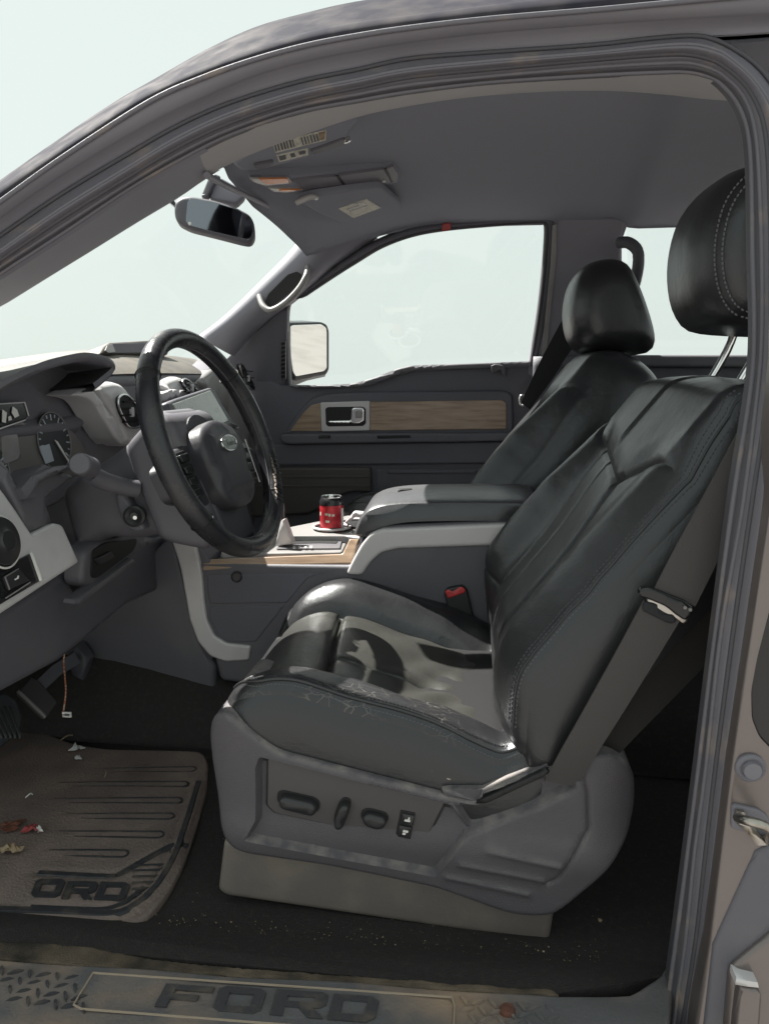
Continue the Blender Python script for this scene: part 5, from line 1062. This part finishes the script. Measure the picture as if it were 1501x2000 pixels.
# dangling wire with a tag
WI = thing('dangling_wire', 'thin orange wire hanging over the footwell with a white tag', 'wire', UY(128, 1330, 1.2))
wp = spline([UY(128, 1262, 1.22), UY(125, 1290, 1.22), UY(127, 1320, 1.2), UY(129, 1352, 1.18), UY(125, 1385, 1.16), UY(124, 1396, 1.15)], n=30)
tube('wire', wp, .0016, 'orange', WI, n=6)
slab('tag', [(121, 1391), (138, 1392), (139, 1402), (122, 1401)], PY(1.15), 'white', WI, depth=.003, r=.0006)
slab('tag_print', [(126, 1394), (135, 1395), (135, 1399), (126, 1398)], PY(1.148), 'print', WI, depth=.001, r=0)

# drink can in the cup holder
CN = thing('drink_can', 'small red and black drink can standing in the cup holder', 'can', CANP)
c0 = CANP+np.array((0, 0, -.022))
lathe('can_body', [(.020, 0), (.0245, .001), (.0265, .006), (.0265, .075), (.0255, .079)], c0, (0, 0, 1), 'can', CN, n=40)
lathe('can_neck', [(.0256, .0785), (.0268, .079), (.0268, .086), (.0235, .094), (.0215, .096), (.0215, .0945)], c0, (0, 0, 1), 'canblack', CN, n=40)
lathe('can_lid', [(.0005, .0945), (.0185, .0945), (.0200, .0930), (.0212, .0975), (.0222, .0978), (.0226, .0965), (.0222, .0945)], c0, (0, 0, 1), 'alu', CN, n=40)
relief('pull_tab', rounded([(-.004, -.010), (.004, -.010), (.005, .004), (0, .009), (-.005, .004)], .003)+c0[:2], PZ(c0[2]+.0968), 'alu', CN, r=.0006, depth=.001)
relief('can_mouth', rounded([(-.006, -.017), (.006, -.017), (.006, -.010), (-.006, -.010)], .003)+c0[:2]+np.array((-.004, 0)), PZ(c0[2]+.0953), 'black', CN, r=0, depth=.0006)
def canpatch(name, a0, a1, z0, z1, m, R_=.0268):
    rows = [[c0+np.array((R_*math.cos(t), R_*math.sin(t), z)) for t in np.radians(np.linspace(a0, a1, 8))] for z in np.linspace(z0, z1, 4)]; return loft(name, rows, m, CN)
canpatch('can_stripe', 172, 192, .020, .072, 'white'); canpatch('can_stripe', -28, -6, .006, .072, 'white')
for a0, a1, z0, z1 in ((-150, -140, .056, .064), (-112, -98, .058, .063), (-95, -84, .056, .062), (-78, -66, .056, .061), (-110, -90, .042, .047), (-140, -70, .018, .021), (-120, -104, .010, .014)): canpatch('can_print', a0, a1, z0, z1, 'paper', .02695)
canpatch('can_print', -100, -60, .020, .030, 'canblack', .0269)

# driver belt with latch plate
SB = thing('seat_belt', 'grey brown driver seat belt with black latch plate by pillar', 'seat belt', (.2, .83, .3))
def ribbon(name, L_px, R_px, Ys, m, parent, th_=.0014, n=40):
    a_ = resample(spline(np.array([UY(x, y, Y) for (x, y), Y in zip(L_px, Ys)])), n=n); b_ = resample(spline(np.array([UY(x, y, Y) for (x, y), Y in zip(R_px, Ys)])), n=n)
    up = np.array((0, -th_, 0)); rows = []
    for i in range(n):
        w_ = [a_[i]*(1-t)+b_[i]*t+np.array((0, -.0016*math.sin(math.pi*t), 0)) for t in np.linspace(0, 1, 6)]
        rows.append([p+up for p in w_]+[p-up for p in w_[::-1]])
    return loft(name, rows, m, parent, closed=True, caps=True, sharp=50)
ribbon('lap_strap', [(1256, 1172), (1200, 1276), (1130, 1402), (1096, 1462), (1062, 1524)], [(1326, 1212), (1272, 1300), (1206, 1406), (1168, 1466), (1128, 1534)], [.836, .842, .850, .856, .872], 'belt', SB)
ribbon('shoulder_strap', [(1276, 1150), (1316, 1072), (1350, 1010), (1420, 880), (1500, 730)], [(1356, 1184), (1392, 1112), (1424, 1046), (1495, 915), (1575, 765)], [.834, .834, .838, .850, .870], 'belt', SB)
LP = PY(.826)
lt = slab('latch_plate', [(1246, 1158), (1252, 1149), (1268, 1147), (1338, 1174), (1357, 1190), (1350, 1206), (1338, 1214), (1322, 1204), (1300, 1186), (1262, 1170), (1250, 1168)], LP, 'gloss', SB, depth=.010, r=.004, round_=.004)
slab('latch_tongue', [(1264, 1168), (1282, 1170), (1326, 1196), (1344, 1212), (1334, 1220), (1318, 1208), (1290, 1196), (1262, 1180)], LP.off(-.006), 'steel', SB, depth=.006, r=.002, round_=.003)
slab('belt_sleeve', [(1258, 1174), (1278, 1178), (1318, 1204), (1322, 1216), (1308, 1220), (1254, 1194)], LP.off(-.004), 'beltdark', SB, depth=.008, r=.003, round_=.004)
for c in ((1336, 1186), (1346, 1190)): lathe('rivet', [(.0005, .001), (.0018, .0008), (.002, -.002)], LP(LP.px([c]), [.002])[0], (0, -1, 0), 'silverdark', lt, n=10)
slab('shell_edge_clip', [(1396, 1074), (1401, 1073), (1416, 1080), (1416, 1083), (1398, 1078)], PY(.90), 'alu', SB, depth=.003, r=.0006)
# passenger belt
PBL = thing('seat_belt', 'black passenger seat belt running down beside the far seat', 'seat belt', (.1, 2.1, .7))
ribbon('strap', [(1104, 612), (1078, 660), (1050, 714), (1016, 786)], [(1150, 640), (1110, 690), (1078, 740), (1034, 800)], [2.06, 2.08, 2.09, 2.10], 'beltdark', PBL)
tube('belt_ring', np.array([UY(1019, 782, 2.11)+np.array((.008*math.cos(t), 0, .014*math.sin(t))) for t in np.linspace(0, 2*math.pi, 24, endpoint=False)]), .003, 'alu', PBL, n=8, up=(0, 1, 0), closed=True)
# buckle between the seat and the console
BK2 = thing('belt_buckle', 'red button seat belt buckle between driver seat and console', 'buckle', UY(890, 1180, 1.385))
slab('buckle_body', [(866, 1160), (872, 1150), (902, 1144), (912, 1154), (930, 1230), (890, 1240)], PY(1.382), 'button', BK2, depth=.022, r=.003, round_=.005)
slab('release_button', [(868, 1157), (872, 1152), (902, 1146), (909, 1152), (908, 1158), (874, 1170)], PY(1.3805), 'red', BK2, depth=.016, r=.003, round_=.004)

# litter on the mat and carpet
def scrap(name, label, cat, c, size, m, z=.016, n=14, flat=.35, seed=1, group=None):
    rg = np.random.default_rng(seed); p0 = UZ(*c, z); v = []; F_ = []
    th_ = np.linspace(0, 2*math.pi, n, endpoint=False); rad = size*(1+.35*rg.normal(size=n)); ring1 = [(p0[0]+r_*math.cos(t), p0[1]+r_*.7*math.sin(t), z+flat*size*abs(rg.normal())*.7) for r_, t in zip(rad, th_)]
    ring2 = [(p0[0]+.5*r_*math.cos(t), p0[1]+.35*r_*math.sin(t), z+flat*size*(.4+abs(rg.normal()))) for r_, t in zip(rad, th_)]
    v = ring1+ring2+[(p0[0], p0[1], z+flat*size*.6)]
    v += [(a_, b_, c_-.0012) for a_, b_, c_ in v]; N = 2*n+1
    for i in range(n):
        j = (i+1) % n; F_ += [(i, j, n+j), (i, n+j, n+i), (n+i, n+j, 2*n), (N+j, N+i, N+n+j), (N+i, N+n+i, N+n+j), (N+n+j, N+n+i, N+2*n), (j, i, N+i, N+j)]
    o = build(name, np.array(v), F_, m, None, smooth=False); return tag(o, label, cat, group)
scrap('plastic_scrap', 'crumpled clear plastic scrap at the front of the mat', 'litter', (152, 1462), .010, 'film', .018, seed=3, flat=.45)
scrap('plastic_scrap', 'small torn clear plastic strip below the crumpled scrap', 'litter', (154, 1480), .006, 'film', .018, seed=8, flat=.45)
scrap('dead_leaf', 'round dark red brown leaf lying flat on the mat', 'leaf', (20, 1612), .019, 'rust', .017, seed=4, flat=.10)
scrap('dead_leaf', 'bright red crumpled leaf lying on the mat', 'leaf', (62, 1620), .013, 'redleaf', .018, seed=5, flat=.4)
scrap('dead_leaf', 'pale tan curled leaf at the left of the mat', 'leaf', (22, 1662), .013, 'leaf', .018, seed=6, flat=.5)
scrap('paper_scrap', 'white paper crumb beside the red leaf on the mat', 'litter', (76, 1622), .006, 'white', .018, seed=9, flat=.6)
def straw(label, a_, b_, m, z, r_=.0012):
    p = [UZ(*a_, z), (UZ(*a_, z)+UZ(*b_, z))/2+np.array((.002, .002, .004)), UZ(*b_, z)]; o = tube('dry_stalk', spline(np.array(p), n=8), r_, m, None, n=6); tag(o, label, 'debris')
straw('short pale stalk standing out on the mat ribs', (206, 1506), (205, 1518), 'leaf', .018)
straw('thin tan stalk lying below the wire tag', (118, 1446), (142, 1436), 'leaf', .02)
straw('white splinter lying near the left of the mat', (50, 1558), (64, 1552), 'white', .018)
# grit and crumbs on the carpet: too small to count
V = []; F_ = []
def crumb(p, s_):
    k = len(V); q = RNG.normal(size=(4, 3)); q = q/np.linalg.norm(q, axis=1)[:, None]*s_*RNG.uniform(.6, 1.2, (4, 1)); q[:, 2] *= .6
    V.extend((p+q).tolist()); F_.extend([(k, k+1, k+2), (k, k+2, k+3), (k, k+3, k+1), (k+1, k+3, k+2)])
for _ in range(700):
    x = RNG.uniform(-.75, .18); y = .82+abs(RNG.normal(0, .02))+.03*(RNG.random() < .3)*RNG.random(); crumb(np.array((x, y, .010)), RNG.uniform(.0006, .0019))
for _ in range(260): crumb(np.array((RNG.uniform(-.9, -.36), RNG.uniform(.85, 1.28), .016)), RNG.uniform(.0005, .0015))
for _ in range(260): crumb(np.array((RNG.uniform(-.35, .25), RNG.uniform(.80, 1.0), .006)), RNG.uniform(.0004, .0011))
gr = build('grit', np.array(V), F_, 'leaf', None, smooth=False); tag(gr, 'sand grit and crumbs scattered along the carpet edge', 'grit', kind='stuff')
for c, s_, z in (((1172, 1797), .0035, .012), ((160, 1835), .004, .014), ((430, 1889), .0045, .012)):
    V = []; F_ = []; [crumb(UZ(*c, z)+RNG.normal(0, s_*.3, 3), s_) for _ in range(4)]
    lb = {1172: 'single pale green crumb on the black carpet behind seat base', 160: 'white pebble on the dusty carpet edge by the tread marks', 430: 'white chip on the carpet edge above the sill lettering'}[c[0]]
    o = build('pebble', np.array(V), F_, 'white' if c[0] != 1172 else 'leaf', None, smooth=False); tag(o, lb, 'pebble')
